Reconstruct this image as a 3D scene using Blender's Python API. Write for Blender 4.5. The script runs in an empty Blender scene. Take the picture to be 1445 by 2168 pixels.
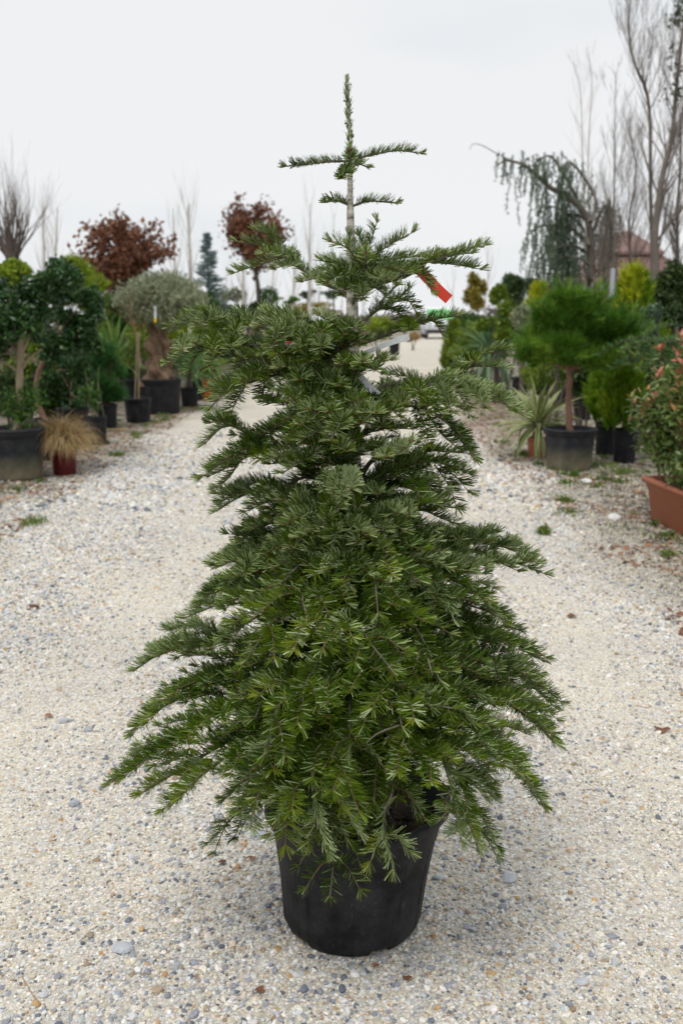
import bpy, math, random
import numpy as np
from mathutils import Vector, Matrix, Euler

# ------------------------------------------------------------------ camera, sky, sun, exposure
SC = bpy.context.scene
COL = SC.collection
PITCH = math.atan(420 / 2108.0)
FPX, CX, CY, EYE = 2107.8, 722.5, 1084.0, 1.5
cam_d = bpy.data.cameras.new('camera')
cam = bpy.data.objects.new('camera', cam_d)
COL.objects.link(cam)
cam.location = (0, 0, EYE)
cam.rotation_euler = (math.pi / 2 - PITCH, 0, 0)
cam_d.sensor_fit = 'VERTICAL'
cam_d.sensor_height = 36.0
cam_d.sensor_width = 24.0
cam_d.lens = 35.0
cam_d.clip_start = 0.05
cam_d.clip_end = 1500
cam_d.dof.use_dof = True
cam_d.dof.focus_distance = 2.22
cam_d.dof.aperture_fstop = 4.6
SC.camera = cam

W = bpy.data.worlds.new('World')
SC.world = W
W.use_nodes = True
wn, wl = W.node_tree.nodes, W.node_tree.links
wn.clear()
SUN_EL, SUN_AZ = math.radians(62), math.radians(205)
sky = wn.new('ShaderNodeTexSky')
sky.sky_type = 'NISHITA'
sky.sun_disc = False
sky.sun_elevation = SUN_EL
sky.sun_rotation = SUN_AZ
# an even cloud deck over the Nishita sky
tc = wn.new('ShaderNodeTexCoord')
mp = wn.new('ShaderNodeMapping')
mp.inputs['Scale'].default_value = (1.0, 1.0, 3.2)
nz = wn.new('ShaderNodeTexNoise')
nz.inputs['Scale'].default_value = 1.6
nz.inputs['Detail'].default_value = 4
nz.inputs['Roughness'].default_value = 0.45
cr = wn.new('ShaderNodeValToRGB')
cr.color_ramp.elements[0].position = 0.40
cr.color_ramp.elements[0].color = (6.9, 7.35, 7.7, 1)
cr.color_ramp.elements[1].position = 0.60
cr.color_ramp.elements[1].color = (8.1, 8.15, 8.25, 1)
mx = wn.new('ShaderNodeMix')
mx.data_type = 'RGBA'
mx.inputs[0].default_value = 0.96
bg = wn.new('ShaderNodeBackground')
bg.inputs['Strength'].default_value = 0.1
wo = wn.new('ShaderNodeOutputWorld')
wl.new(tc.outputs['Generated'], mp.inputs['Vector'])
wl.new(mp.outputs['Vector'], nz.inputs['Vector'])
wl.new(nz.outputs['Fac'], cr.inputs['Fac'])
wl.new(sky.outputs['Color'], mx.inputs[6])
wl.new(cr.outputs['Color'], mx.inputs[7])
wl.new(mx.outputs[2], bg.inputs['Color'])
wl.new(bg.outputs['Background'], wo.inputs['Surface'])

sl = bpy.data.lights.new('sun', 'SUN')
sl.energy = 1.5
sl.angle = math.radians(20)
sl.color = (1.0, 0.975, 0.94)
sun = bpy.data.objects.new('sun', sl)
COL.objects.link(sun)
_d = Vector((math.sin(SUN_AZ) * math.cos(SUN_EL), math.cos(SUN_AZ) * math.cos(SUN_EL), math.sin(SUN_EL)))
sun.rotation_euler = _d.to_track_quat('Z', 'Y').to_euler()
sun.location = (0, 0, 20)

SC.view_settings.view_transform = 'Standard'
SC.view_settings.look = 'None'
SC.view_settings.exposure = 0.14
SC.view_settings.gamma = 1.0
SC.view_settings.use_curve_mapping = False
SC.cycles.max_bounces = 6
SC.cycles.diffuse_bounces = 4
SC.cycles.transparent_max_bounces = 6

# ------------------------------------------------------------------ helpers
CP, SP = math.cos(PITCH), math.sin(PITCH)

def ray(x, y):
    u, v = (x - CX) / FPX, (CY - y) / FPX
    return np.array([u, CP + v * SP, -SP + v * CP])

def at(x, y, Y):
    """world point seen at photo pixel (x, y) at the distance Y"""
    r = ray(x, y)
    return np.array([0, 0, EYE]) + r * (Y / r[1])

def ground(x, y):
    r = ray(x, y)
    return np.array([0, 0, EYE]) + r * (EYE / -r[2])

def ppm(Y, z=0.8):
    """photo pixels per metre at distance Y"""
    return FPX / (Y * CP + (EYE - z) * SP)

def norm(v):
    v = np.asarray(v, float)
    return v / np.maximum(np.linalg.norm(v, axis=-1, keepdims=True), 1e-9)

WLOC = {}

class Acc:
    """collects shapes and links them as ONE mesh object"""
    def __init__(s):
        s.V, s.F, s.M, s.R, s.n = [], [], [], [], 0
    def add(s, V, F, mat=0, rnd=0.5):
        V = np.asarray(V, float).reshape(-1, 3)
        F = np.asarray(F, int)
        if len(F) == 0: return
        s.V.append(V); s.F.append(F + s.n)
        s.M.append(np.full(len(F), mat) if np.isscalar(mat) else np.asarray(mat))
        s.R.append(np.full(len(V), rnd) if np.isscalar(rnd) else np.asarray(rnd))
        s.n += len(V)
    def box(s, c, size, mat=0, rot=0.0, rnd=0.5, taper=1.0):
        x, y, z = size[0] / 2, size[1] / 2, size[2] / 2
        V = np.array([[-x, -y, -z], [x, -y, -z], [x, y, -z], [-x, y, -z], [-x * taper, -y * taper, z], [x * taper, -y * taper, z], [x * taper, y * taper, z], [-x * taper, y * taper, z]])
        if rot:
            ca, sa = math.cos(rot), math.sin(rot)
            V = np.stack([V[:, 0] * ca - V[:, 1] * sa, V[:, 0] * sa + V[:, 1] * ca, V[:, 2]], 1)
        F = [[0, 3, 2, 1], [4, 5, 6, 7], [0, 1, 5, 4], [1, 2, 6, 5], [2, 3, 7, 6], [3, 0, 4, 7]]
        s.add(V + np.asarray(c), F, mat, rnd)
    def tube(s, P, R, k=6, mat=0, rnd=0.5, cap=True):
        P = np.asarray(P, float); n = len(P)
        R = np.full(n, R) if np.isscalar(R) else np.asarray(R, float)
        T = np.gradient(P, axis=0); T = norm(T)
        ref = np.array([0, 0, 1.0]) if abs(T[:, 2]).mean() < 0.8 else np.array([0, 1.0, 0])
        A = norm(np.cross(T, ref)); B = np.cross(T, A)
        th = np.linspace(0, 2 * math.pi, k, endpoint=False)
        V = P[:, None] + R[:, None, None] * (A[:, None] * np.cos(th)[None, :, None] + B[:, None] * np.sin(th)[None, :, None])
        i = np.arange(n - 1)[:, None] * k; j = np.arange(k)[None]; j2 = (j + 1) % k
        F = np.stack([i + j, i + j2, i + k + j2, i + k + j], -1).reshape(-1, 4)
        s.add(V.reshape(-1, 3), F, mat, rnd)
        if cap:
            s.add(np.vstack([V[-1], P[-1] + T[-1] * R[-1] * .5]), [[a, (a + 1) % k, k] for a in range(k)], mat, rnd)
    def lathe(s, c, prof, k=40, mat=0, rnd=0.5, shear=0.0, mod=None, lean=0.0):
        prof = np.asarray(prof, float); n = len(prof)
        th = np.linspace(0, 2 * math.pi, k, endpoint=False)
        r = prof[:, 0][:, None] * np.ones(k)[None]; z = prof[:, 1][:, None] * np.ones(k)[None]
        if mod is not None: r, z = mod(r, z, th)
        x = r * np.cos(th); y = r * np.sin(th)
        z = z + shear * x * prof[:, 1][:, None]; x = x + lean * prof[:, 1][:, None]
        V = np.stack([x, y, z], -1).reshape(-1, 3) + np.asarray(c)
        i = np.arange(n - 1)[:, None] * k; j = np.arange(k)[None]; j2 = (j + 1) % k
        F = np.stack([i + j, i + j2, i + k + j2, i + k + j], -1).reshape(-1, 4)
        s.add(V, F, mat, rnd)
    def grid(s, V, mat=0, rnd=0.5):
        V = np.asarray(V, float); n, m = V.shape[:2]
        i = np.arange(n - 1)[:, None] * m; j = np.arange(m - 1)[None]
        F = np.stack([i + j, i + j + 1, i + m + j + 1, i + m + j], -1).reshape(-1, 4)
        s.add(V.reshape(-1, 3), F, mat, rnd)
    def blob(s, c, r, rng, sub=2, rough=0.15, mat=0, rnd=0.5):
        V, F = ICO[sub]
        V = V * (1 + rough * (rng.random((len(V), 1)) - .5) * 2) * np.asarray(r)
        s.add(V + np.asarray(c), F, mat, rnd)
    def mesh(s, name, mats, off=(0, 0, 0), smooth=False):
        V = np.vstack(s.V) - np.asarray(off)
        me = bpy.data.meshes.new(name)
        lens = np.concatenate([np.full(len(f), f.shape[1]) for f in s.F])
        loops = np.concatenate([f.ravel() for f in s.F])
        me.vertices.add(len(V)); me.vertices.foreach_set('co', V.ravel().astype(np.float32))
        me.loops.add(len(loops)); me.loops.foreach_set('vertex_index', loops.astype(np.int32))
        me.polygons.add(len(lens))
        me.polygons.foreach_set('loop_start', np.concatenate([[0], np.cumsum(lens)[:-1]]).astype(np.int32))
        me.polygons.foreach_set('loop_total', lens.astype(np.int32))
        me.polygons.foreach_set('material_index', np.concatenate(s.M).astype(np.int32))
        me.polygons.foreach_set('use_smooth', np.full(len(lens), bool(smooth)))
        a = me.attributes.new('rnd', 'FLOAT', 'POINT')
        a.data.foreach_set('value', np.concatenate(s.R).astype(np.float32))
        me.update(calc_edges=True)
        for m in (mats if isinstance(mats, (list, tuple)) else [mats]): me.materials.append(m)
        return me
    def build(s, name, mats, parent=None, smooth=False, loc=None, **props):
        off = WLOC[parent.name] if parent is not None else (loc if loc is not None else (0, 0, 0))
        o = bpy.data.objects.new(name, s.mesh(name, mats, off, smooth))
        COL.objects.link(o)
        if parent is not None: o.parent = parent
        elif loc is not None: o.location = loc
        WLOC[o.name] = tuple(off)
        for k_, v_ in props.items(): o[k_] = v_
        return o

def thing(name, label, cat, loc, group=None):
    o = bpy.data.objects.new(name, None)
    o.empty_display_size = 0.1
    COL.objects.link(o)
    o.location = tuple(float(v) for v in loc)
    WLOC[o.name] = tuple(float(v) for v in loc)
    o['label'] = label; o['category'] = cat
    if group: o['group'] = group
    return o

def _ico():
    import bmesh
    d = {}
    for sub in (1, 2, 3):
        bm = bmesh.new(); bmesh.ops.create_icosphere(bm, subdivisions=sub, radius=1)
        d[sub] = (np.array([v.co[:] for v in bm.verts]), np.array([[v.index for v in f.verts] for f in bm.faces]))
        bm.free()
    return d
ICO = _ico()

def spline(P, n):
    P = np.asarray(P, float)
    if len(P) == 2:
        t = np.linspace(0, 1, n)[:, None]
        return P[0] * (1 - t) + P[1] * t
    Q = np.vstack([2 * P[0] - P[1], P, 2 * P[-1] - P[-2]])
    seg = len(P) - 1
    out = []
    for u in np.linspace(0, seg, n):
        i = min(int(u), seg - 1); t = u - i
        a, b, c, d = Q[i], Q[i + 1], Q[i + 2], Q[i + 3]
        out.append(0.5 * ((2 * b) + (-a + c) * t + (2 * a - 5 * b + 4 * c - d) * t * t + (-a + 3 * b - 3 * c + d) * t ** 3))
    return np.array(out)

# ------------------------------------------------------------------ materials
def nodes_of(name):
    m = bpy.data.materials.new(name); m.use_nodes = True
    nt = m.node_tree
    return m, nt.nodes, nt.links, nt.nodes['Principled BSDF']

def ramp(n, stops):
    r = n.new('ShaderNodeValToRGB')
    while len(r.color_ramp.elements) < len(stops): r.color_ramp.elements.new(0.5)
    for e, (p, c) in zip(r.color_ramp.elements, stops):
        e.position = p; e.color = (*c, 1)
    return r

def mat(name, stops, rough=0.6, scale=None, bump=0.0, bscale=60, attr=True, mixn=0.35, spec=0.5, trans=0.0, metallic=0.0, detail=4):
    """base colour from the per-piece value 'rnd' blended with noise; optional bump"""
    m, n, l, b = nodes_of(name)
    if isinstance(stops[0], (int, float)): stops = [(0, stops), (1, stops)]
    r = ramp(n, stops)
    tc = n.new('ShaderNodeTexCoord')
    nz = n.new('ShaderNodeTexNoise'); nz.inputs['Scale'].default_value = scale or 8; nz.inputs['Detail'].default_value = detail
    l.new(tc.outputs['Object'], nz.inputs['Vector'])
    st = n.new('ShaderNodeMapRange'); st.inputs[1].default_value = 0.3; st.inputs[2].default_value = 0.7
    l.new(nz.outputs['Fac'], st.inputs[0])
    if attr:
        a = n.new('ShaderNodeAttribute'); a.attribute_name = 'rnd'
        mx = n.new('ShaderNodeMix'); mx.data_type = 'FLOAT'; mx.inputs[0].default_value = mixn
        l.new(a.outputs['Fac'], mx.inputs[2]); l.new(st.outputs[0], mx.inputs[3])
        l.new(mx.outputs[0], r.inputs['Fac'])
    else:
        l.new(st.outputs[0], r.inputs['Fac'])
    l.new(r.outputs['Color'], b.inputs['Base Color'])
    b.inputs['Roughness'].default_value = rough
    b.inputs['Specular IOR Level'].default_value = spec
    b.inputs['Metallic'].default_value = metallic
    if bump:
        bn = n.new('ShaderNodeTexNoise'); bn.inputs['Scale'].default_value = bscale; bn.inputs['Detail'].default_value = 5
        l.new(tc.outputs['Object'], bn.inputs['Vector'])
        bu = n.new('ShaderNodeBump'); bu.inputs['Strength'].default_value = 0.6; bu.inputs['Distance'].default_value = bump
        l.new(bn.outputs['Fac'], bu.inputs['Height']); l.new(bu.outputs['Normal'], b.inputs['Normal'])
    if trans:
        out = n['Material Output']; tr = n.new('ShaderNodeBsdfTranslucent'); ms = n.new('ShaderNodeMixShader')
        ms.inputs[0].default_value = trans
        l.new(r.outputs['Color'], tr.inputs['Color'])
        l.new(b.outputs[0], ms.inputs[1]); l.new(tr.outputs[0], ms.inputs[2]); l.new(ms.outputs[0], out.inputs['Surface'])
    return m

M = {}
M['needle'] = mat('fir_needle_top', [(0, (.012, .030, .003)), (.3, (.037, .078, .004)), (.6, (.100, .162, .008)), (.88, (.22, .27, .018)), (1, (.34, .29, .03))], .55, 14, mixn=.25, trans=.15, spec=.13)
M['needle_pale'] = mat('fir_needle_underside', [(0, (.10, .16, .05)), (.35, (.27, .35, .14)), (.7, (.46, .54, .29)), (1, (.60, .66, .43))], .6, 14, mixn=.25, trans=.08, spec=.15)
M['shoot'] = mat('young_fir_bark', [(0, (.10, .075, .03)), (1, (.20, .14, .06))], .7, 60)
M['bark'] = mat('fir_branch_bark', [(0, (.07, .055, .04)), (1, (.22, .19, .15))], .8, 40, bump=.002, bscale=150)
M['bud'] = mat('bud_scale', [(0, (.10, .045, .02)), (1, (.24, .11, .045))], .5, 60)

def trunk_mat():
    m, n, l, b = nodes_of('fir_trunk_bark')
    tc = n.new('ShaderNodeTexCoord')
    nz = n.new('ShaderNodeTexNoise'); nz.inputs['Scale'].default_value = 28; nz.inputs['Detail'].default_value = 8
    mp = n.new('ShaderNodeMapping'); mp.inputs['Scale'].default_value = (1, 1, 2.5)
    l.new(tc.outputs['Object'], mp.inputs['Vector']); l.new(mp.outputs['Vector'], nz.inputs['Vector'])
    r = ramp(n, [(.34, (.13, .11, .085)), (.5, (.46, .44, .39)), (.66, (.68, .66, .61))])
    l.new(nz.outputs['Fac'], r.inputs['Fac'])
    # the stem is pale silver above and browner low down
    sx = n.new('ShaderNodeSeparateXYZ'); l.new(tc.outputs['Object'], sx.inputs[0])
    mr = n.new('ShaderNodeMapRange'); mr.inputs[1].default_value = 1.0; mr.inputs[2].default_value = 1.35
    l.new(sx.outputs['Z'], mr.inputs[0])
    mu = n.new('ShaderNodeMix'); mu.data_type = 'RGBA'; mu.blend_type = 'MULTIPLY'; mu.inputs[0].default_value = 1
    tint = ramp(n, [(0, (.42, .38, .33)), (1, (1.0, .98, .93))])
    l.new(mr.outputs[0], tint.inputs['Fac'])
    l.new(r.outputs['Color'], mu.inputs[6]); l.new(tint.outputs['Color'], mu.inputs[7])
    vo = n.new('ShaderNodeTexVoronoi'); vo.inputs['Scale'].default_value = 70; l.new(tc.outputs['Object'], vo.inputs['Vector'])
    vr = ramp(n, [(.1, (.25, .2, .15)), (.22, (1, 1, 1))]); l.new(vo.outputs['Distance'], vr.inputs['Fac'])
    m2 = n.new('ShaderNodeMix'); m2.data_type = 'RGBA'; m2.blend_type = 'MULTIPLY'; m2.inputs[0].default_value = .6
    l.new(mu.outputs[2], m2.inputs[6]); l.new(vr.outputs['Color'], m2.inputs[7])
    l.new(m2.outputs[2], b.inputs['Base Color']); b.inputs['Roughness'].default_value = .75
    bu = n.new('ShaderNodeBump'); bu.inputs['Distance'].default_value = .0025; l.new(nz.outputs['Fac'], bu.inputs['Height']); l.new(bu.outputs['Normal'], b.inputs['Normal'])
    return m
M['trunk'] = trunk_mat()

def plastic(name, base, dust, rough=.42, dust_amt=.35, low=None, spec=.3):
    """moulded pot plastic with fine scuffs, dust specks and optional dried splash low down"""
    m, n, l, b = nodes_of(name)
    tc = n.new('ShaderNodeTexCoord')
    n1 = n.new('ShaderNodeTexNoise'); n1.inputs['Scale'].default_value = 9; n1.inputs['Detail'].default_value = 8; n1.inputs['Roughness'].default_value = .7
    n2 = n.new('ShaderNodeTexNoise'); n2.inputs['Scale'].default_value = 260; n2.inputs['Detail'].default_value = 2
    mp = n.new('ShaderNodeMapping'); mp.inputs['Rotation'].default_value = (.3, .2, .5); mp.inputs['Scale'].default_value = (60, 60, 5)
    n3 = n.new('ShaderNodeTexNoise'); n3.inputs['Scale'].default_value = 1.6; n3.inputs['Detail'].default_value = 3
    l.new(tc.outputs['Object'], n1.inputs['Vector']); l.new(tc.outputs['Object'], n2.inputs['Vector'])
    l.new(tc.outputs['Object'], mp.inputs['Vector']); l.new(mp.outputs['Vector'], n3.inputs['Vector'])
    r1 = n.new('ShaderNodeMapRange'); r1.inputs[1].default_value = .42; r1.inputs[2].default_value = .75; l.new(n1.outputs['Fac'], r1.inputs[0])
    r2 = n.new('ShaderNodeMapRange'); r2.inputs[1].default_value = .6; r2.inputs[2].default_value = .78; l.new(n2.outputs['Fac'], r2.inputs[0])
    r3 = n.new('ShaderNodeMapRange'); r3.inputs[1].default_value = .68; r3.inputs[2].default_value = .76; l.new(n3.outputs['Fac'], r3.inputs[0])
    ad = n.new('ShaderNodeMath'); ad.operation = 'MULTIPLY'; l.new(r1.outputs[0], ad.inputs[0]); l.new(r2.outputs[0], ad.inputs[1])
    a2 = n.new('ShaderNodeMath'); a2.operation = 'MULTIPLY_ADD'; a2.inputs[1].default_value = .35; l.new(r1.outputs[0], a2.inputs[0])
    sc = n.new('ShaderNodeMath'); sc.operation = 'MULTIPLY'; sc.inputs[1].default_value = .5; l.new(r3.outputs[0], sc.inputs[0]); 
    ad2 = n.new('ShaderNodeMath'); ad2.operation = 'ADD'; l.new(ad.outputs[0], ad2.inputs[0]); l.new(sc.outputs[0], ad2.inputs[1])
    l.new(ad2.outputs[0], a2.inputs[2])
    fa = n.new('ShaderNodeMath'); fa.operation = 'MULTIPLY'; fa.inputs[1].default_value = dust_amt; fa.use_clamp = True; l.new(a2.outputs[0], fa.inputs[0])
    mx = n.new('ShaderNodeMix'); mx.data_type = 'RGBA'; mx.inputs[6].default_value = (*base, 1); mx.inputs[7].default_value = (*dust, 1)
    l.new(fa.outputs[0], mx.inputs[0])
    last = mx.outputs[2]; b.inputs['Specular IOR Level'].default_value = spec
    if low:
        sx = n.new('ShaderNodeSeparateXYZ'); l.new(tc.outputs['Object'], sx.inputs[0])
        mr = n.new('ShaderNodeMapRange'); mr.inputs[1].default_value = .25; mr.inputs[2].default_value = .06; l.new(sx.outputs['Z'], mr.inputs[0])
        mm = n.new('ShaderNodeMath'); mm.operation = 'MULTIPLY'; l.new(mr.outputs[0], mm.inputs[0]); l.new(n1.outputs['Fac'], mm.inputs[1])
        m3 = n.new('ShaderNodeMix'); m3.data_type = 'RGBA'; l.new(mm.outputs[0], m3.inputs[0]); l.new(last, m3.inputs[6]); m3.inputs[7].default_value = (*low, 1)
        last = m3.outputs[2]
    l.new(last, b.inputs['Base Color'])
    ra = n.new('ShaderNodeMapRange'); ra.inputs[3].default_value = rough - .08; ra.inputs[4].default_value = rough + .25; l.new(n1.outputs['Fac'], ra.inputs[0]); l.new(ra.outputs[0], b.inputs['Roughness'])
    bu = n.new('ShaderNodeBump'); bu.inputs['Distance'].default_value = .0006; bu.inputs['Strength'].default_value = .5; l.new(n1.outputs['Fac'], bu.inputs['Height']); l.new(bu.outputs['Normal'], b.inputs['Normal'])
    return m
M['black_pot'] = plastic('black_pot_plastic', (.0045, .0047, .0065), (.20, .20, .21), .52, .55, spec=.26)
M['grey_pot'] = plastic('grey_black_pot_plastic', (.012, .013, .016), (.16, .155, .14), .55, .35, spec=.2)
M['dirty_pot'] = plastic('weathered_pot_plastic', (.018, .020, .024), (.17, .16, .14), .6, .5, spec=.2, low=(.28, .25, .15))
M['terracotta'] = plastic('terracotta_plastic', (.36, .125, .065), (.46, .27, .19), .5, .3)
M['orange_pot'] = plastic('orange_pot_plastic', (.52, .12, .03), (.5, .25, .15), .5, .3)
M['red_pot'] = plastic('burgundy_pot_plastic', (.10, .008, .010), (.22, .08, .07), .4, .3)
M['soil'] = mat('potting_soil', [(0, (.012, .008, .005)), (.6, (.04, .024, .014)), (1, (.12, .07, .035))], .95, 40, bump=.02, bscale=60)
# ------------------------------------------------------------------ ground
PATH_L, PATH_R = -2.25, 1.60

def ground_mat():
    m, n, l, b = nodes_of('gravel_ground')
    tc = n.new('ShaderNodeTexCoord'); P = tc.outputs['Object']
    def noise(s, d=5, r=.6):
        x = n.new('ShaderNodeTexNoise'); x.inputs['Scale'].default_value = s; x.inputs['Detail'].default_value = d; x.inputs['Roughness'].default_value = r
        l.new(P, x.inputs['Vector']); return x.outputs['Fac']
    def math_(op, a, b_=None, c=None, clamp=False):
        x = n.new('ShaderNodeMath'); x.operation = op; x.use_clamp = clamp
        for i, v in enumerate((a, b_, c)):
            if v is None: continue
            if isinstance(v, (int, float)): x.inputs[i].default_value = v
            else: l.new(v, x.inputs[i])
        return x.outputs[0]
    def mixc(f, a, b_, mode='MIX'):
        x = n.new('ShaderNodeMix'); x.data_type = 'RGBA'; x.blend_type = mode
        if isinstance(f, (int, float)): x.inputs[0].default_value = f
        else: l.new(f, x.inputs[0])
        for i, v in ((6, a), (7, b_)):
            if isinstance(v, tuple): x.inputs[i].default_value = (*v, 1)
            else: l.new(v, x.inputs[i])
        return x.outputs[2]
    # sandy fines with scattered grit
    big = noise(1.1, 4); fine = noise(55, 6, .7)
    sand = ramp(n, [(.3, (.36, .315, .245)), (.5, (.565, .515, .43)), (.7, (.76, .715, .63))]); l.new(fine, sand.inputs['Fac'])
    vo = n.new('ShaderNodeTexVoronoi'); vo.inputs['Scale'].default_value = 95; l.new(P, vo.inputs['Vector'])
    sep = n.new('ShaderNodeSeparateColor'); l.new(vo.outputs['Color'], sep.inputs[0])
    peb = ramp(n, [(0, (.30, .32, .36)), (.12, (.55, .565, .59)), (.3, (.84, .82, .77)), (.55, (.74, .66, .52)), (.75, (.86, .83, .77)), (.93, (.62, .46, .30)), (1, (.40, .33, .26))]); l.new(sep.outputs[0], peb.inputs['Fac'])
    edge = n.new('ShaderNodeMapRange'); edge.inputs[1].default_value = .55; edge.inputs[2].default_value = .3; l.new(vo.outputs['Distance'], edge.inputs[0])
    pick = math_('GREATER_THAN', sep.outputs[1], .15)
    grit = mixc(math_('MULTIPLY', pick, edge.outputs[0]), sand.outputs['Color'], peb.outputs['Color'])
    tone = ramp(n, [(.35, (.92, .93, .96)), (.6, (1.06, 1.05, 1.02))]); l.new(big, tone.inputs['Fac'])
    grit = mixc(1.0, grit, tone.outputs['Color'], 'MULTIPLY')
    # strips of soil, old leaves and moss beside the lane
    sx = n.new('ShaderNodeSeparateXYZ'); l.new(P, sx.inputs[0])
    # the lane bears right beyond the first pots
    bend = math_('MULTIPLY', math_('MAXIMUM', math_('ADD', sx.outputs[1], -15.5), 0.0), .125)
    off = math_('ABSOLUTE', math_('SUBTRACT', math_('ADD', sx.outputs[0], -(PATH_L + PATH_R) / 2), bend))
    wob = math_('MULTIPLY', math_('SUBTRACT', noise(1.4, 5), .5), 1.6)
    mr = n.new('ShaderNodeMapRange'); mr.inputs[1].default_value = 1.75; mr.inputs[2].default_value = 2.6
    l.new(math_('ADD', off, wob), mr.inputs[0])
    dn = n.new('ShaderNodeMapRange'); dn.inputs[1].default_value = .42; dn.inputs[2].default_value = .58; l.new(noise(9, 6, .7), dn.inputs[0])
    dirt = ramp(n, [(.3, (.035, .028, .014)), (.55, (.10, .068, .032)), (.75, (.20, .15, .07))]); l.new(noise(30, 6), dirt.inputs['Fac'])
    moss = n.new('ShaderNodeMapRange'); moss.inputs[1].default_value = .58; moss.inputs[2].default_value = .68; l.new(noise(3.1, 5), moss.inputs[0])
    dirtc = mixc(moss.outputs[0], dirt.outputs['Color'], (.075, .10, .02))
    far = n.new('ShaderNodeMapRange'); far.inputs[1].default_value = 3.2; far.inputs[2].default_value = 5.0; l.new(off, far.inputs[0])
    k = math_('MULTIPLY', mr.outputs[0], math_('MAXIMUM', math_('MULTIPLY_ADD', dn.outputs[0], .7, .3), far.outputs[0]))
    # fields past the nursery
    col = mixc(k, grit, dirtc)
    mr2 = n.new('ShaderNodeMapRange'); mr2.inputs[1].default_value = 14; mr2.inputs[2].default_value = 26; l.new(off, mr2.inputs[0])
    col = mixc(mr2.outputs[0], col, (.13, .13, .06))
    l.new(col, b.inputs['Base Color']); b.inputs['Roughness'].default_value = .95; b.inputs['Specular IOR Level'].default_value = .2
    bu = n.new('ShaderNodeBump'); bu.inputs['Distance'].default_value = .0035; bu.inputs['Strength'].default_value = .8
    h = math_('ADD', math_('MULTIPLY', math_('SUBTRACT', 1.0, vo.outputs['Distance']), pick), fine)
    l.new(h, bu.inputs['Height']); l.new(bu.outputs['Normal'], b.inputs['Normal'])
    return m

a = Acc()
xs = np.concatenate([[-600, -60, -12], np.linspace(-6, 6, 90), [12, 60, 600]])
ys = np.concatenate([[-60, -4], np.linspace(0, 14, 120), [20, 40, 80, 200, 900]])
gx, gy = np.meshgrid(xs, ys)
def gz(x, y):
    fall = np.clip((14 - y) / 4, 0, 1) * np.clip((y - 0) / 1, 0, 1) * np.clip((5.8 - abs(x)) / 1, 0, 1)
    return fall * (.012 * np.sin(1.7 * x + .6 * y) + .010 * np.sin(2.9 * y - 1.1 * x + 1) + .008 * np.sin(5.1 * x + 3.3 * y)) - .03 * fall * 0
GZ = gz(gx, gy)
# level under the potted fir
d = np.hypot(gx - .03, gy - 2.27)
flat = np.clip((d - .25) / .6, 0, 1)
GZ = GZ * flat
a.grid(np.stack([gx, gy, GZ], -1))
g = a.build('ground', ground_mat(), smooth=True, kind='structure')
def gh(x, y):
    dd = np.hypot(np.asarray(x) - .03, np.asarray(y) - 2.27)
    return gz(np.asarray(x, float), np.asarray(y, float)) * np.clip((dd - .25) / .6, 0, 1)

# ------------------------------------------------------------------ loose gravel: instanced pebbles
def pebble_mat():
    m, n, l, b = nodes_of('pebble_stone')
    at_ = n.new('ShaderNodeAttribute'); at_.attribute_type = 'INSTANCER'; at_.attribute_name = 'tone'
    tc = n.new('ShaderNodeTexCoord')
    nz = n.new('ShaderNodeTexNoise'); nz.inputs['Scale'].default_value = 1.6; nz.inputs['Detail'].default_value = 5; l.new(tc.outputs['Object'], nz.inputs['Vector'])
    r = ramp(n, [(.3, (.78, .77, .75)), (.7, (1.08, 1.07, 1.05))]); l.new(nz.outputs['Fac'], r.inputs['Fac'])
    mx = n.new('ShaderNodeMix'); mx.data_type = 'RGBA'; mx.blend_type = 'MULTIPLY'; mx.inputs[0].default_value = 1
    l.new(at_.outputs['Color'], mx.inputs[6]); l.new(r.outputs['Color'], mx.inputs[7])
    l.new(mx.outputs[2], b.inputs['Base Color']); b.inputs['Roughness'].default_value = .75; b.inputs['Specular IOR Level'].default_value = .35
    return m
M['pebble'] = pebble_mat()

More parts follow.
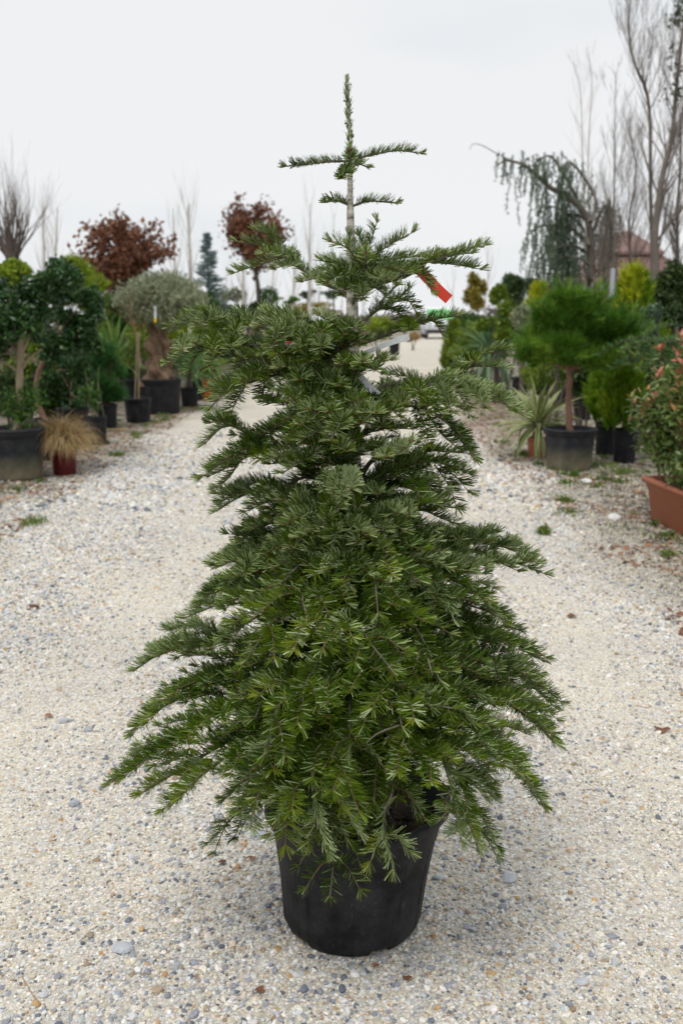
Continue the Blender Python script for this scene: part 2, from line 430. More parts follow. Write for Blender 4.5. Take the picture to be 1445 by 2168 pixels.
def make_gravel():
    rng = np.random.default_rng(5)
    protos = []
    for i in range(7):
        V, F = ICO[1] if i < 4 else ICO[2]
        V = V.copy()
        # knock flat facets off a ball
        for _ in range(7):
            nn = norm(rng.normal(size=3)); dd = rng.uniform(.62, .9)
            t = V @ nn; V = V - np.clip(t - dd, 0, None)[:, None] * nn
        V *= 1 + .08 * (rng.random((len(V), 1)) - .5)
        A = Acc(); A.add(V, F)
        o = bpy.data.objects.new('pebble_shape', A.mesh('pebble_shape', M['pebble'])); protos.append(o)
    bands = [(1.62, 3.0, .0080, .95), (3.0, 4.6, .0090, .95), (4.6, 7.5, .0125, 1.0), (7.5, 13.0, .021, 1.2)]
    PX, PY, PS = [], [], []
    for y0, y1, cell, kf in bands:
        nx = int(2 * 6.0 / cell); 
        yy = np.arange(y0, y1, cell)
        for y in yy:
            hw = .36 * (y + .4) + .25
            x = np.arange(-hw, hw, cell); x = x + rng.uniform(-.5, .5, len(x)) * cell
            yv = y + rng.uniform(-.5, .5, len(x)) * cell
            PX.append(x); PY.append(yv); PS.append(np.full(len(x), cell))
    X, Y, C = map(np.concatenate, (PX, PY, PS))
    n = len(X)
    # patches where the fines show through
    sandy = (np.sin(X * 2.3 + 1.1 * np.sin(Y * 1.3)) * np.sin(Y * 1.9 + .7 * np.sin(X * 3)) + .6 * np.sin(X * 6.1 + Y * 2.2) * np.sin(Y * 5.3 - X)) 
    left = np.clip((-X - .1) / 1.2, 0, 1)
    track = np.exp(-((X + 1.0 + .12 * np.sin(Y * .8)) / .36) ** 2) + np.exp(-((X - .95 + .15 * np.sin(Y * .7 + 1)) / .34) ** 2) + .8 * np.exp(-((X + .35) / .25) ** 2) * (Y > 2.9)
    grain = np.sin(X * 9 + 2 * np.sin(Y * 2.1)) * np.sin(Y * 3.3 + X * 2)
    keep_p = np.clip(.90 - .28 * np.clip(sandy, 0, 1) - .52 * np.clip(track * (.75 + .45 * grain), 0, 1), .22, 1)
    side = np.clip((abs(X + .325 + .25 * np.sin(Y * 1.9) * np.sin(Y * .6 + X)) - 1.85) / .6, 0, 1)
    dirtp = np.clip(.5 + .9 * np.sin(X * 2.1 + 1.3 * np.sin(Y * .9)) * np.sin(Y * 1.7 + X), 0, 1)
    keep_p *= 1 - side * (.40 + .55 * dirtp)
    keep = (rng.random(n) < keep_p) & ((Y < 10.5) | (rng.random(n) > (Y - 10.5) / 2.5))
    # clear of the foot of the big pot
    keep &= np.hypot(X - .03, Y - 2.27) >.161
    X, Y, C, side = X[keep], Y[keep], C[keep], side[keep]; n = len(X)
    s = C * np.clip(rng.lognormal(-.74, .42, n), .2, 1.5)
    s = s * (1 - .22 * np.clip(track[keep], 0, 1)); bigm = rng.random(n) < .010; s[bigm & (Y < 5)] *= rng.uniform(1.3, 2.1, (bigm & (Y < 5)).sum())
    sc = np.stack([s * rng.uniform(.85, 1.35, n), s * rng.uniform(.75, 1.05, n), s * rng.uniform(.5, .8, n)], 1)
    Z = gh(X, Y) + sc[:, 2] * rng.uniform(.0, .5, n)
    rot = np.stack([rng.normal(0, .3, n), rng.normal(0, .3, n), rng.uniform(0, 6.28, n)], 1)
    pal = np.array([[.90, .875, .82], [.85, .80, .71], [.78, .695, .56], [.70, .72, .75], [.38, .405, .46], [.19, .21, .26], [.62, .41, .21], [.46, .36, .26], [.90, .885, .86]])
    bluish = np.clip(.5 - X * .25 + .5 * np.sin(Y * 1.1 + X), 0, 1)
    w = np.array([.21, .18, .16, .12, .11, .06, .028, .06, .10])
    choice = rng.choice(9, n, p=w / w.sum())
    tob = (rng.random(n) < .22 * bluish); choice[tob] = rng.choice([3, 4, 5, 8], tob.sum(), p=[.5, .25, .08, .17])
    colr = pal[choice] * rng.uniform(.72, 1.08, (n, 1)) * rng.uniform(.97, 1.03, (n, 3))
    colr = colr * (1 - side[:, None] * .42 * rng.uniform(.3, 1.6, (n, 1))) * (1 - side[:, None] * np.array([[0, .05, .14]]))
    colr = np.clip(colr, 0, .92)
    me = bpy.data.meshes.new('gravel')
    me.vertices.add(n); me.vertices.foreach_set('co', np.stack([X, Y, Z], 1).ravel().astype(np.float32))
    for nm, ty, arr, key in (('turn', 'FLOAT_VECTOR', rot, 'vector'), ('size', 'FLOAT_VECTOR', sc, 'vector'), ('tone', 'FLOAT_COLOR', np.hstack([colr, np.ones((n, 1))]), 'color')):
        at_ = me.attributes.new(nm, ty, 'POINT'); at_.data.foreach_set(key, arr.ravel().astype(np.float32))
    ai = me.attributes.new('which', 'INT', 'POINT'); ai.data.foreach_set('value', rng.integers(0, 7, n).astype(np.int32))
    me.update()
    me.materials.append(M['pebble'])
    o = bpy.data.objects.new('gravel', me); COL.objects.link(o)
    o['kind'] = 'stuff'; o['label'] = 'loose cream, white and blue-grey gravel covering the lane'; o['category'] = 'gravel'
    ng = bpy.data.node_groups.new('scatter_pebbles', 'GeometryNodeTree')
    ng.interface.new_socket('Geometry', in_out='INPUT', socket_type='NodeSocketGeometry')
    ng.interface.new_socket('Geometry', in_out='OUTPUT', socket_type='NodeSocketGeometry')
    N, L = ng.nodes, ng.links
    gi, go = N.new('NodeGroupInput'), N.new('NodeGroupOutput')
    m2p = N.new('GeometryNodeMeshToPoints')
    iop = N.new('GeometryNodeInstanceOnPoints'); iop.inputs['Pick Instance'].default_value = True
    j = N.new('GeometryNodeJoinGeometry')
    for p in reversed(protos):
        oi = N.new('GeometryNodeObjectInfo'); oi.inputs['Object'].default_value = p; oi.inputs['As Instance'].default_value = True
        L.new(oi.outputs['Geometry'], j.inputs[0])
    def na(nm, ty):
        x = N.new('GeometryNodeInputNamedAttribute'); x.data_type = ty; x.inputs['Name'].default_value = nm
        return [s_ for s_ in x.outputs if s_.name == 'Attribute' and s_.enabled][0]
    L.new(gi.outputs[0], m2p.inputs['Mesh']); L.new(m2p.outputs['Points'], iop.inputs['Points']); L.new(j.outputs[0], iop.inputs['Instance'])
    L.new(na('which', 'INT'), iop.inputs['Instance Index'])
    L.new(na('turn', 'FLOAT_VECTOR'), iop.inputs['Rotation'])
    L.new(na('size', 'FLOAT_VECTOR'), iop.inputs['Scale'])
    L.new(iop.outputs[0], go.inputs[0])
    md = o.modifiers.new('scatter', 'NODES'); md.node_group = ng
    print('pebbles', n)
make_gravel()

# ------------------------------------------------------------------ the fir in its black pot
TY = 2.27
def P3(x, y, t=0.0):
    return at(x, y, TY - t)

PC = at(745, 1944, TY); PC[2] = 0.0
fir = thing('potted_fir', 'tall green fir tree in a scuffed black pot standing alone on the gravel lane', 'fir tree', PC)

def hero_pot():
    H = .335
    prof = [(.150, .0), (.158, .002), (.166, .012), (.172, .03), (.183, .14), (.1975, .235), (.1985, .243), (.2020, .247), (.2125, .300), (.2145, .304), (.2200, .307), (.2275, .312), (.2275, .329), (.2235, .334), (.217, .335), (.211, .331), (.206, .32), (.19, .24)]
    def mod(r, z, th):
        r = r.copy(); z = z.copy()
        for row in range(r.shape[0]):
            zz = prof[row][1]
            if row < 6 or (row >= 3 and row <= 5):
                g = np.zeros_like(th)
                for c0 in np.arange(0, 2 * math.pi, math.pi / 5):
                    for dth, amp in ((-.09, -.0026), (.09, -.0026)):
                        g += amp * np.exp(-((np.angle(np.exp(1j * (th - c0 - .2 - dth)))) / .014) ** 2)
                    g += .0018 * (abs(np.angle(np.exp(1j * (th - c0 - .2)))) < .085)
                if zz > .02: r[row] += g
            if row <= 2:
                for c0, wd in ((-1.15, .16), (-2.45, .2), (.4, .2), (1.9, .2), (3.0, .12)):
                    notch = abs(np.angle(np.exp(1j * (th - c0)))) < wd
                    z[row] = np.where(notch, z[row] + .013 - .004 * row, z[row])
            r[row] *= 1 + .004 * np.sin(2 * th + .7) 
        return r, z
    A = Acc(); A.lathe(PC, prof, 288, shear=.10, mod=mod, lean=.038)
    # floor of the pot
    A.lathe(PC, [(.15, .012), (.002, .012)], 48)
    p = A.build('pot', M['black_pot'], fir, smooth=True)
    # thin moulded line under the rim
    R = Acc(); R.lathe(PC, [(.2275, .3115), (.2292, .314), (.2292, .326), (.2275, .3305)], 160, shear=.10, lean=.038)
    R.build('rim', M['black_pot'], p, smooth=True)
    S = Acc(); rng = np.random.default_rng(3)
    th = np.linspace(0, 2 * math.pi, 60, endpoint=True); rr = np.linspace(.0, .2, 14)
    tg, rg = np.meshgrid(th, rr)
    h = .275 + .03 * np.exp(-(rg / .09) ** 2) + .006 * np.sin(tg * 5 + rg * 40) + .004 * np.sin(tg * 11)
    S.grid(np.stack([PC[0] + rg * np.cos(tg), PC[1] + rg * np.sin(tg), h + rg * np.cos(tg) * .03], -1))
    for _ in range(90):
        a_, r_ = rng.uniform(0, 6.28), .19 * math.sqrt(rng.random())
        S.blob((PC[0] + r_ * math.cos(a_), PC[1] + r_ * math.sin(a_), .285 + .03 * math.exp(-(r_ / .09) ** 2)), rng.uniform(.004, .012, 3), rng, 1, .3, rnd=rng.random())
    S.build('soil', M['soil'], fir, smooth=False)
hero_pot()

TR = spline([P3(748, 1745, -.0), P3(748, 1600), P3(747, 1400), P3(749, 1090), P3(745, 950), P3(746, 730), P3(745, 640), P3(741, 430), P3(741, 330), P3(737, 240), P3(734, 176)], 120)
TR[:, 1] += .006 * np.sin(np.linspace(0, 9, 120))
TRz = TR[:, 2]
def trunk_at(z):
    i = np.interp(z, TRz, np.arange(120)); a_ = int(min(i, 118)); f = i - a_
    return TR[a_] * (1 - f) + TR[a_ + 1] * f
def trunk_r(z):
    return float(np.interp(z, [.25, .33, .55, .9, 1.15, 1.42, 1.6, 1.75, 1.86, 2.0], [.036, .028, .0245, .0215, .0200, .0150, .0115, .0066, .0042, .0034]))
A = Acc()
rad = np.array([trunk_r(z) for z in TRz])
rad = rad * (1 + .05 * np.sin(np.arange(120) * 1.9) * np.sin(np.arange(120) * .37))
A.tube(TR, rad, 20)
A.build('trunk', M['trunk'], fir, smooth=True)

# ---- needles
def needle_geom(A, base, D, Nn, Lg, Wd, rnd, pale_flip, curl):
    """base (n,3), D direction, Nn green-side normal; green top faces, pale underside, blunt tips"""
    n = len(base)
    D = norm(D); S = norm(np.cross(D, Nn)); Nn = np.cross(S, D)
    Lg = Lg[:, None]; w = Wd[:, None]
    mid = base + D * Lg * .5 + curl * Lg * .06
    tip = base + D * Lg + curl * Lg * .22
    V = np.stack([base - S * w * .6, base + S * w * .6, mid - S * w + Nn * w * .3, mid + S * w + Nn * w * .3, tip - S * w * .7, tip + S * w * .7], 1)
    T = np.array([[0, 1, 3, 2], [2, 3, 5, 4]])
    Q = np.array([[0, 4, 5, 1]])
    o = (np.arange(n) * 6)[:, None, None]
    mt = np.where(pale_flip, 1, 0); mq = 1 - mt
    A.add(V.reshape(-1, 3), (T[None] + o).reshape(-1, 4), np.repeat(mt, 2), np.repeat(rnd, 6))
    A.F.append((Q[None] + o).reshape(-1, 4) + (A.n - n * 6)); A.M.append(mq)

NN = [0]
def dress(A, path, style, rng, dens=1.0, nlen=.024, tipstar=True, pale=.3, tone=0.0):
    """needles along one shoot"""
    seg = np.linalg.norm(np.diff(path, axis=0), axis=1); L = seg.sum(); cum = np.concatenate([[0], np.cumsum(seg)])
    per = {'brush': 1750, 'comb': 1400, 'sparse': 420, 'leader': 1700}[style] * dens
    n = max(8, int(L * per)); NN[0] += n
    s = np.sort(rng.uniform(0.002, L, n))
    if tipstar:
        k = min(int(24 * dens), n // 3); s[-k:] = L - rng.uniform(0, .005, k)
    base = np.stack([np.interp(s, cum, path[:, i]) for i in range(3)], 1)
    T0 = norm(np.gradient(path, axis=0)); T = norm(np.stack([np.interp(s, cum, T0[:, i]) for i in range(3)], 1))
    up = np.array([0, 0, 1.0]) + rng.normal(0, .12, 3)
    Sd = norm(np.cross(T, up) + 1e-4); U = np.cross(Sd, T)
    if style == 'brush':
        phi = rng.uniform(-1.85, 1.85, n); al = rng.normal(1.16, .11, n) - .20 * np.cos(phi)
    elif style == 'comb':
        sg = rng.choice([-1, 1], n); phi = sg * np.abs(rng.normal(1.18, .42, n)); al = rng.normal(1.10, .14, n)
    elif style == 'leader':
        phi = rng.uniform(-math.pi, math.pi, n); al = rng.normal(.42, .14, n)
    else:
        phi = rng.uniform(-2.2, 2.2, n); al = rng.normal(.75, .2, n)
    tipf = np.clip((s - (L - .012)) / .012, 0, 1)
    al = al * (1 - .85 * tipf * rng.random(n) ** .8)
    R = U * np.cos(phi)[:, None] + Sd * np.sin(phi)[:, None]
    D = T * np.cos(al)[:, None] + R * np.sin(al)[:, None]
    Nn = norm(T - (T * D).sum(1, keepdims=True) * D + U * (.8 if style == 'comb' else .15) + rng.normal(0, .15, (n, 3)))
    flip = rng.random(n) < pale
    Lg = nlen * rng.uniform(.8, 1.15, n) * (1 - .12 * tipf) * np.clip(.7 + s / .02 * .3, .7, 1)
    Wd = np.full(n, .00094 if style != 'comb' else .00098) * rng.uniform(.85, 1.15, n)
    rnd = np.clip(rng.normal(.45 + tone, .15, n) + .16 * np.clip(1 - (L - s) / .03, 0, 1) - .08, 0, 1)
    curl = U * (.5 if style == 'brush' else .15) + np.array([0, 0, -.0]) 
    needle_geom(A, base, D, Nn, Lg, Wd, rnd, flip, curl)

def bud(A, p, d, rng, k=3):
    S = norm(np.cross(d, [0, 0, 1]) + 1e-3)
    for i in range(k):
        o = d * .003 + (S * (i - 1) * .0035 if k == 3 else 0)
        V, F = ICO[1]; A.add(V * .0021 + p + o, F, 2, rng.random())

def fir_branch(lines, auto, rng, style='brush', pale=.3, latL=.5, wood=.005, droop=0.0, dens=1.0, nlen=.024, tone=0.0, bare=.25, sub=True, lift=-.08):
    """lines: hand-set polylines (world points, first one is the main axis from the trunk).
    auto: grow side shoots along the main axis"""
    B, N = Acc(), Acc()
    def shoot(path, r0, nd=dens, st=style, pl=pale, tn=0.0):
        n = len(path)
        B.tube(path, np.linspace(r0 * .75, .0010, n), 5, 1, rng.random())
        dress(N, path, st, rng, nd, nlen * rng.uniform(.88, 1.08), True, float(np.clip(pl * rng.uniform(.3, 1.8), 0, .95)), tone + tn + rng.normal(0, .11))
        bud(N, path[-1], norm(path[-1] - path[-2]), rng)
    main = spline(lines[0], 26)
    seg = np.linalg.norm(np.diff(main, axis=0), axis=1); cum = np.concatenate([[0], np.cumsum(seg)]); L = cum[-1]
    B.tube(main, np.interp(cum / L, [0, .5, 1], [wood, wood * .62, .0014]), 7, 0, rng.random())
    # needles on the outer part of the axis
    s0 = L * bare
    sel = cum >= s0
    mp = main[sel]
    if len(mp) > 2: dress(N, mp, style, rng, dens, nlen, True, pale, tone)
    bud(N, main[-1], norm(main[-1] - main[-2]), rng)
    for ln in lines[1:]:
        shoot(spline(ln, 9), .0024)
    if auto and L > .07:
        yr = rng.uniform(.095, .11) if L < .3 else rng.uniform(.13, .165)
        node = L - rng.uniform(.068, .088)
        lvl = 0
        while node > max(L * .16, .03):
            p = np.array([np.interp(node, cum, main[:, i]) for i in range(3)])
            i0 = min(int(np.searchsorted(cum, node)), 25); T = norm(main[i0] - main[max(i0 - 2, 0)])
            S = norm(np.cross(T, [0, 0, 1.0]) + 1e-4)
            for sg in (-1, 1):
                if rng.random() < .12: continue
                rem = L - node
                ll = min(rem * rng.uniform(.60, .95) * latL * 2 * .62 + .034, .19) * rng.uniform(.75, 1.12)
                if ll < .03: continue
                an = rng.uniform(.68, .95)
                d = norm(T * math.cos(an) + S * sg * math.sin(an) + np.array([0, 0, rng.normal(.02, .10) - droop]))
                pts = [p, p + d * ll * .5 + np.array([0, 0, .012 * ll / .1]), p + d * ll + T * ll * .12 + np.array([0, 0, lift * ll - droop * ll * .5])]
                path = spline(pts, 9)
                st = style if ll < .13 else style
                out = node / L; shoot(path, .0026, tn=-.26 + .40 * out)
                if ll > .105 and sub:
                    m_ = 1 if ll < .15 else 2
                    for q in range(m_):
                        f = 1 - (q + 1) * .075 / ll * rng.uniform(.85, 1.0)
                        if f < .15: break
                        k_ = int(f * 8); pp = path[k_]; T2 = norm(path[min(k_ + 1, 8)] - path[max(k_ - 1, 0)]); S2 = norm(np.cross(T2, [0, 0, 1.0]) + 1e-4)
                        for s2 in (-1, 1):
                            if rng.random() < .22: continue
                            l3 = min(.040 + q * .03, ll * (1 - f) * .95) * rng.uniform(.8, 1.2) + .018
                            a2 = rng.uniform(.7, .95)
                            d2 = norm(T2 * math.cos(a2) + S2 * s2 * math.sin(a2) + np.array([0, 0, rng.normal(0, .12) - droop * .6]))
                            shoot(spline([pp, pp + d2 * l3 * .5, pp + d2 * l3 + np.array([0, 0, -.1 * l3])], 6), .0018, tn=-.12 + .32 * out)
            # an upper or lower extra between nodes
            if rng.random() < .3 and lvl > 0:
                d = norm(T * .7 + S * rng.choice([-1, 1]) * .35 + np.array([0, 0, rng.uniform(-.2, .5) - droop]))
                l4 = rng.uniform(.03, .06)
                shoot(spline([p, p + d * l4 * .5, p + d * l4], 6), .0018, tn=.0)
            node -= rng.uniform(.06, .10); lvl += 1
    b = B.build('branch', [M['bark'], M['shoot']], fir, smooth=True)
    N.build('needles', [M['needle'], M['needle_pale'], M['bud']], b, kind='stuff')

rngF = np.random.default_rng(11)
def TB(y):     # point on the trunk axis at photo row y
    z = P3(745, y)[2]; return trunk_at(z)
def BR(y, pts, kids=(), auto=True, **k):
    """branch leaving the stem at row y through hand-set points (x, row, metres towards the viewer)"""
    main = [TB(y)] + [P3(*p) for p in pts]
    fir_branch([main] + [[P3(*q) for q in kd] for kd in kids], auto, rngF, **k)

# leader: short appressed needles on the top year's growth and down the silver stem
A = Acc()
zz = P3(741, 332)[2]
dress(A, TR[(TRz > P3(741, 325)[2])], 'leader', rngF, 1.25, .021, True, .25, .05)
dress(A, TR[(TRz > P3(741, 480)[2]) & (TRz < P3(741, 330)[2])], 'leader', rngF, .16, .021, False, .2)
dress(A, TR[(TRz > P3(741, 660)[2]) & (TRz < P3(741, 480)[2])], 'leader', rngF, .16, .021, False, .2)
for yb, dx in ((214, -1), (238, 1), (262, -1), (290, 1), (180, 1)):
    p = trunk_at(P3(737, yb)[2]); bud(A, p + np.array([dx * .005, -.003, 0]), np.array([dx, 0, .3]), rngF, 1)
bud(A, TR[-1], np.array([0, 0, 1.0]), rngF)
A.build('leader_needles', [M['needle'], M['needle_pale'], M['bud']], fir, kind='stuff')

S1 = dict(auto=False, bare=.06, wood=.0030, style='brush', nlen=.0205, dens=1.15, tone=.05)
BR(340, [(690, 343, 0), (645, 349, .0), (605, 352, .02)], **{**S1, 'pale': .12})
BR(338, [(790, 327, 0), (840, 319, 0), (888, 324, .0)], **{**S1, 'pale': .12})
BR(352, [(735, 362, .05), (724, 377, .10)], **{**S1, 'pale': .5})
BR(346, [(762, 348, -.03), (777, 354, -.04)], **S1)
BR(345, [(742, 330, .04), (741, 318, .05)], **{**S1, 'pale': .4})
BR(436, [(715, 425, .01), (691, 428, .04)], **S1)
BR(438, [(780, 426, 0), (838, 430, .0)], **S1)
U = dict(style='brush', nlen=.0235, dens=1.1, pale=.46, tone=.15, bare=.15, wood=.0050)
# tuft of the third whorl
BR(650, [(757, 600, .07), (772, 560, .14), (775, 537, .20)], kids=[
    [(765, 570, .12), (782, 520, .13), (798, 468, .13)], [(770, 558, .13), (822, 520, .13), (873, 492, .13)],
    [(762, 560, .12), (735, 525, .14), (702, 512, .17)], [(772, 556, .13), (830, 548, .10), (884, 543, .08)],
    [(760, 580, .10), (722, 560, .11), (682, 552, .08)], [(760, 590, .10), (725, 580, .16), (690, 598, .2)],
    [(764, 585, .10), (800, 585, .17), (836, 600, .2)], [(768, 575, .12), (815, 565, .14), (862, 577, .15)],
    [(756, 605, .08), (762, 612, .16), (768, 632, .2)], [(760, 600, .08), (740, 600, .15), (722, 622, .18)], [(764, 600, .07), (795, 610, .13), (822, 632, .14)],
    [(748, 575, .04), (745, 540, .05), (738, 498, .05)], [(752, 580, .03), (770, 530, 0), (760, 500, -.02)]], **{**U, 'auto': False, 'bare': .3})
BR(622, [(682, 599, 0), (641, 571, .01), (616, 552, .03), (594, 541, .05), (560, 537, .10)], kids=[
    [(600, 545, .04), (548, 560, .04), (494, 578, .03)], [(592, 541, .04), (548, 518, .02), (500, 511, .01)],
    [(592, 538, .03), (578, 500, .0), (543, 489, -.02)], [(645, 573, .02), (615, 560, .06), (581, 569, .10)],
    [(622, 556, .02), (618, 545, -.02), (614, 536, -.05)], [(700, 605, .01), (672, 590, .08), (640, 596, .12)]], **{**U, 'auto': False, 'bare': .1})
BR(628, [(808, 600, 0), (864, 583, .01), (887, 562, .02), (924, 549, .03), (970, 538, .03), (996, 536, .04)], kids=[
    [(930, 548, .02), (985, 530, .0), (1026, 519, -.02)], [(905, 555, .02), (960, 560, -.02), (1016, 570, -.04)],
    [(895, 560, .03), (910, 545, .07), (938, 538, .10)], [(868, 580, .02), (893, 580, .07), (912, 614, .08)],
    [(820, 597, .01), (850, 570, -.04), (884, 560, -.06)], [(800, 602, .01), (835, 570, .08), (872, 575, .12)]], **{**U, 'auto': False, 'bare': .1})
BR(655, [(730, 600, -.1), (715, 560, -.2)], **U)
BR(650, [(785, 590, -.14), (830, 560, -.24)], **U)
# fourth: dark drooping fans right of the silver stem
D4 = dict(style='comb', nlen=.025, pale=.08, tone=-.12, bare=.12)
BR(700, [(800, 655, -.04), (840, 632, -.08), (866, 610, -.10)], kids=[[(830, 640, -.06), (862, 635, -.02), (881, 664, .0)], [(800, 655, -.04), (835, 655, .02), (850, 682, .05)], [(790, 662, -.04), (812, 630, -.08), (838, 606, -.1)]], **{**D4, 'auto': False})
BR(735, [(800, 715, .0), (860, 693, .03), (905, 678, .02), (971, 668, .0)], kids=[[(880, 688, .03), (915, 680, .05), (935, 706, .06)], [(850, 698, .03), (865, 690, .12), (868, 698, .16)]], **{**U, 'auto': False, 'bare': .05, 'pale': .25})
BR(728, [(700, 722, .02), (662, 712, .03), (640, 705, 0)], **{**U, 'auto': False, 'pale': .2})
# big left pair
BR(790, [(660, 740, .03), (585, 700, .05), (540, 690, .05), (480, 682, .04), (430, 675, .03), (362, 692, .02)], kids=[
    [(490, 682, .04), (450, 672, .10), (418, 690, .14)], [(545, 690, .05), (505, 690, .12), (497, 705, .18)], [(470, 680, .03), (440, 662, -.03), (395, 668, -.06)],
    [(520, 688, .05), (480, 705, .02), (440, 722, .0)], [(600, 708, .05), (560, 670, -.02), (560, 655, -.04)], [(620, 718, .04), (540, 735, .0), (470, 740, -.02)], [(540, 690, .05), (520, 670, .0), (500, 660, -.04)]], **{**U, 'auto': False, 'bare': .12, 'wood': .006})
BR(800, [(640, 760, .08), (560, 735, .12), (480, 730, .14), (420, 735, .14), (357, 768, .14)], kids=[
    [(480, 730, .14), (455, 722, .19), (450, 743, .25)], [(430, 735, .14), (395, 722, .18), (385, 742, .24)], [(520, 732, .13), (496, 725, .19), (486, 738, .24)], [(450, 733, .14), (420, 750, .15), (400, 782, .15)],
    [(560, 735, .12), (530, 760, .12), (500, 780, .10)], [(470, 730, .14), (455, 755, .18), (445, 775, .2)]], **{**U, 'auto': False, 'bare': .2, 'wood': .006})
BR(770, [(690, 735, .12), (640, 705, .22), (590, 700, .30), (575, 735, .34)], kids=[
    [(640, 706, .22), (600, 715, .3), (560, 748, .33)], [(650, 710, .20), (645, 715, .3), (632, 740, .35)], [(660, 715, .18), (680, 725, .27), (678, 745, .3)], [(620, 700, .24), (590, 685, .2), (560, 662, .16)],
    [(670, 715, .16), (640, 690, .12), (610, 665, .08)], [(640, 703, .22), (600, 678, .2), (548, 690, .2)]], **{**U, 'auto': False, 'bare': .3})
BR(755, [(700, 715, .08), (650, 690, .12), (600, 672, .12), (562, 664, .10)], **{**U, 'pale': .3})
BR(760, [(715, 700, .12), (735, 690, .2), (758, 697, .24)], kids=[[(712, 702, .1), (700, 680, .16), (676, 668, .18)], [(712, 705, .1), (740, 715, .16), (756, 728, .18)]], **{**U, 'auto': False})
# fifth tier, front and right
BR(850, [(752, 800, .12), (762, 775, .22), (768, 765, .28)], kids=[[(756, 790, .15), (795, 765, .2), (826, 762, .22)], [(754, 790, .15), (735, 765, .22), (722, 768, .26)], [(758, 780, .2), (785, 780, .26), (806, 790, .28)], [(752, 800, .12), (722, 790, .18), (700, 790, .2)]], **{**U, 'auto': False})
BR(862, [(820, 815, .02), (880, 822, .03), (935, 818, .04), (985, 780, .04), (1030, 775, .05), (1069, 778, .05)], kids=[
    [(990, 780, .04), (1030, 745, .02), (1075, 738, .0)], [(965, 800, .04), (985, 770, .08), (1004, 765, .13)], [(930, 820, .04), (960, 795, .07), (990, 800, .10)], [(900, 820, .04), (870, 800, .0), (820, 790, -.03)],
    [(940, 815, .04), (1000, 830, .0), (1050, 850, -.03)]], **{**U, 'auto': False, 'bare': .25, 'wood': .006})
BR(900, [(800, 850, .10), (870, 820, .16), (940, 815, .18), (1010, 825, .18), (1060, 850, .17), (1105, 878, .16)], kids=[
    [(985, 820, .18), (1010, 835, .24), (1025, 862, .28)], [(1030, 832, .18), (1060, 845, .22), (1077, 866, .24)], [(920, 815, .18), (945, 840, .25), (954, 872, .30)], [(880, 820, .16), (900, 845, .26), (905, 872, .3)],
    [(860, 825, .15), (880, 822, .26), (890, 838, .3)], [(940, 815, .18), (975, 840, .2), (992, 880, .22)], [(1000, 825, .18), (1050, 830, .15), (1090, 855, .14)], [(900, 818, .17), (930, 800, .14), (975, 800, .1)],
    [(830, 835, .13), (850, 850, .22), (845, 880, .27)], [(960, 818, .18), (1000, 815, .14), (1045, 828, .1)]], **{**U, 'auto': False, 'bare': .12, 'wood': .006, 'pale': .4})
BR(905, [(810, 870, .1), (880, 860, .15), (940, 890, .16), (1001, 966, .16)], kids=[[(920, 880, .15), (960, 905, .14), (985, 950, .1)], [(880, 862, .14), (900, 905, .2), (906, 942, .24)], [(900, 868, .14), (930, 915, .16), (968, 948, .18)]], style='comb', pale=.15, tone=-.05)
MID = dict(style='brush', pale=.32, tone=.08, bare=.18, nlen=.0275, lift=.06)
DRK = dict(style='comb', pale=.12, tone=.02, bare=.15, nlen=.0285, lift=-.02)
BR(905, [(800, 850, -.1), (870, 830, -.16), (930, 850, -.2)], **MID)
# left, rows 780-1100
BR(860, [(680, 800, .05), (620, 790, .12), (560, 800, .16), (480, 830, .18), (448, 860, .18)], kids=[[(560, 800, .16), (560, 850, .22), (600, 848, .26)], [(600, 792, .14), (640, 810, .24), (680, 870, .28)], [(520, 815, .17), (500, 850, .2), (490, 872, .22)]], **MID)
BR(870, [(690, 820, .15), (660, 830, .24), (668, 880, .32)], **MID)
BR(840, [(690, 780, .1), (640, 770, .16), (560, 790, .18), (500, 800, .16)], **{**DRK})
BR(1000, [(660, 940, .03), (590, 945, .05), (540, 930, .06), (500, 905, .05), (470, 905, .04), (436, 937, .03)], kids=[[(505, 907, .05), (480, 892, .08), (445, 895, .1)], [(500, 905, .05), (480, 890, .0), (450, 885, -.03)], [(560, 938, .06), (530, 935, .12), (515, 950, .16)]], **{**MID, 'auto': False, 'bare': .15, 'pale': .12})
BR(985, [(670, 935, .1), (600, 950, .12), (540, 960, .10), (490, 985, .08), (443, 1008, .06)], kids=[[(540, 960, .1), (500, 965, .13), (455, 985, .16)], [(510, 975, .09), (485, 1010, .1), (462, 1030, .1)]], **{**DRK, 'pale': .15})
BR(1050, [(660, 1010, .05), (600, 1030, .08), (560, 1040, .09), (520, 1045, .08), (461, 1080, .06)], kids=[[(540, 1045, .09), (500, 1040, .05), (458, 1045, .02)]], **{**MID, 'pale': .15})
BR(1100, [(650, 1060, .04), (580, 1090, .06), (530, 1120, .06), (512, 1152, .06)], **DRK)
BR(1080, [(650, 1090, -.06), (580, 1130, -.1), (570, 1180, -.1)], **DRK)
BR(930, [(700, 880, .2), (690, 900, .3), (640, 930, .34)], **MID)
BR(1010, [(690, 950, .18), (650, 970, .28), (600, 1000, .32)], **MID)
BR(960, [(735, 900, .2), (725, 890, .32), (700, 930, .38)], **MID)
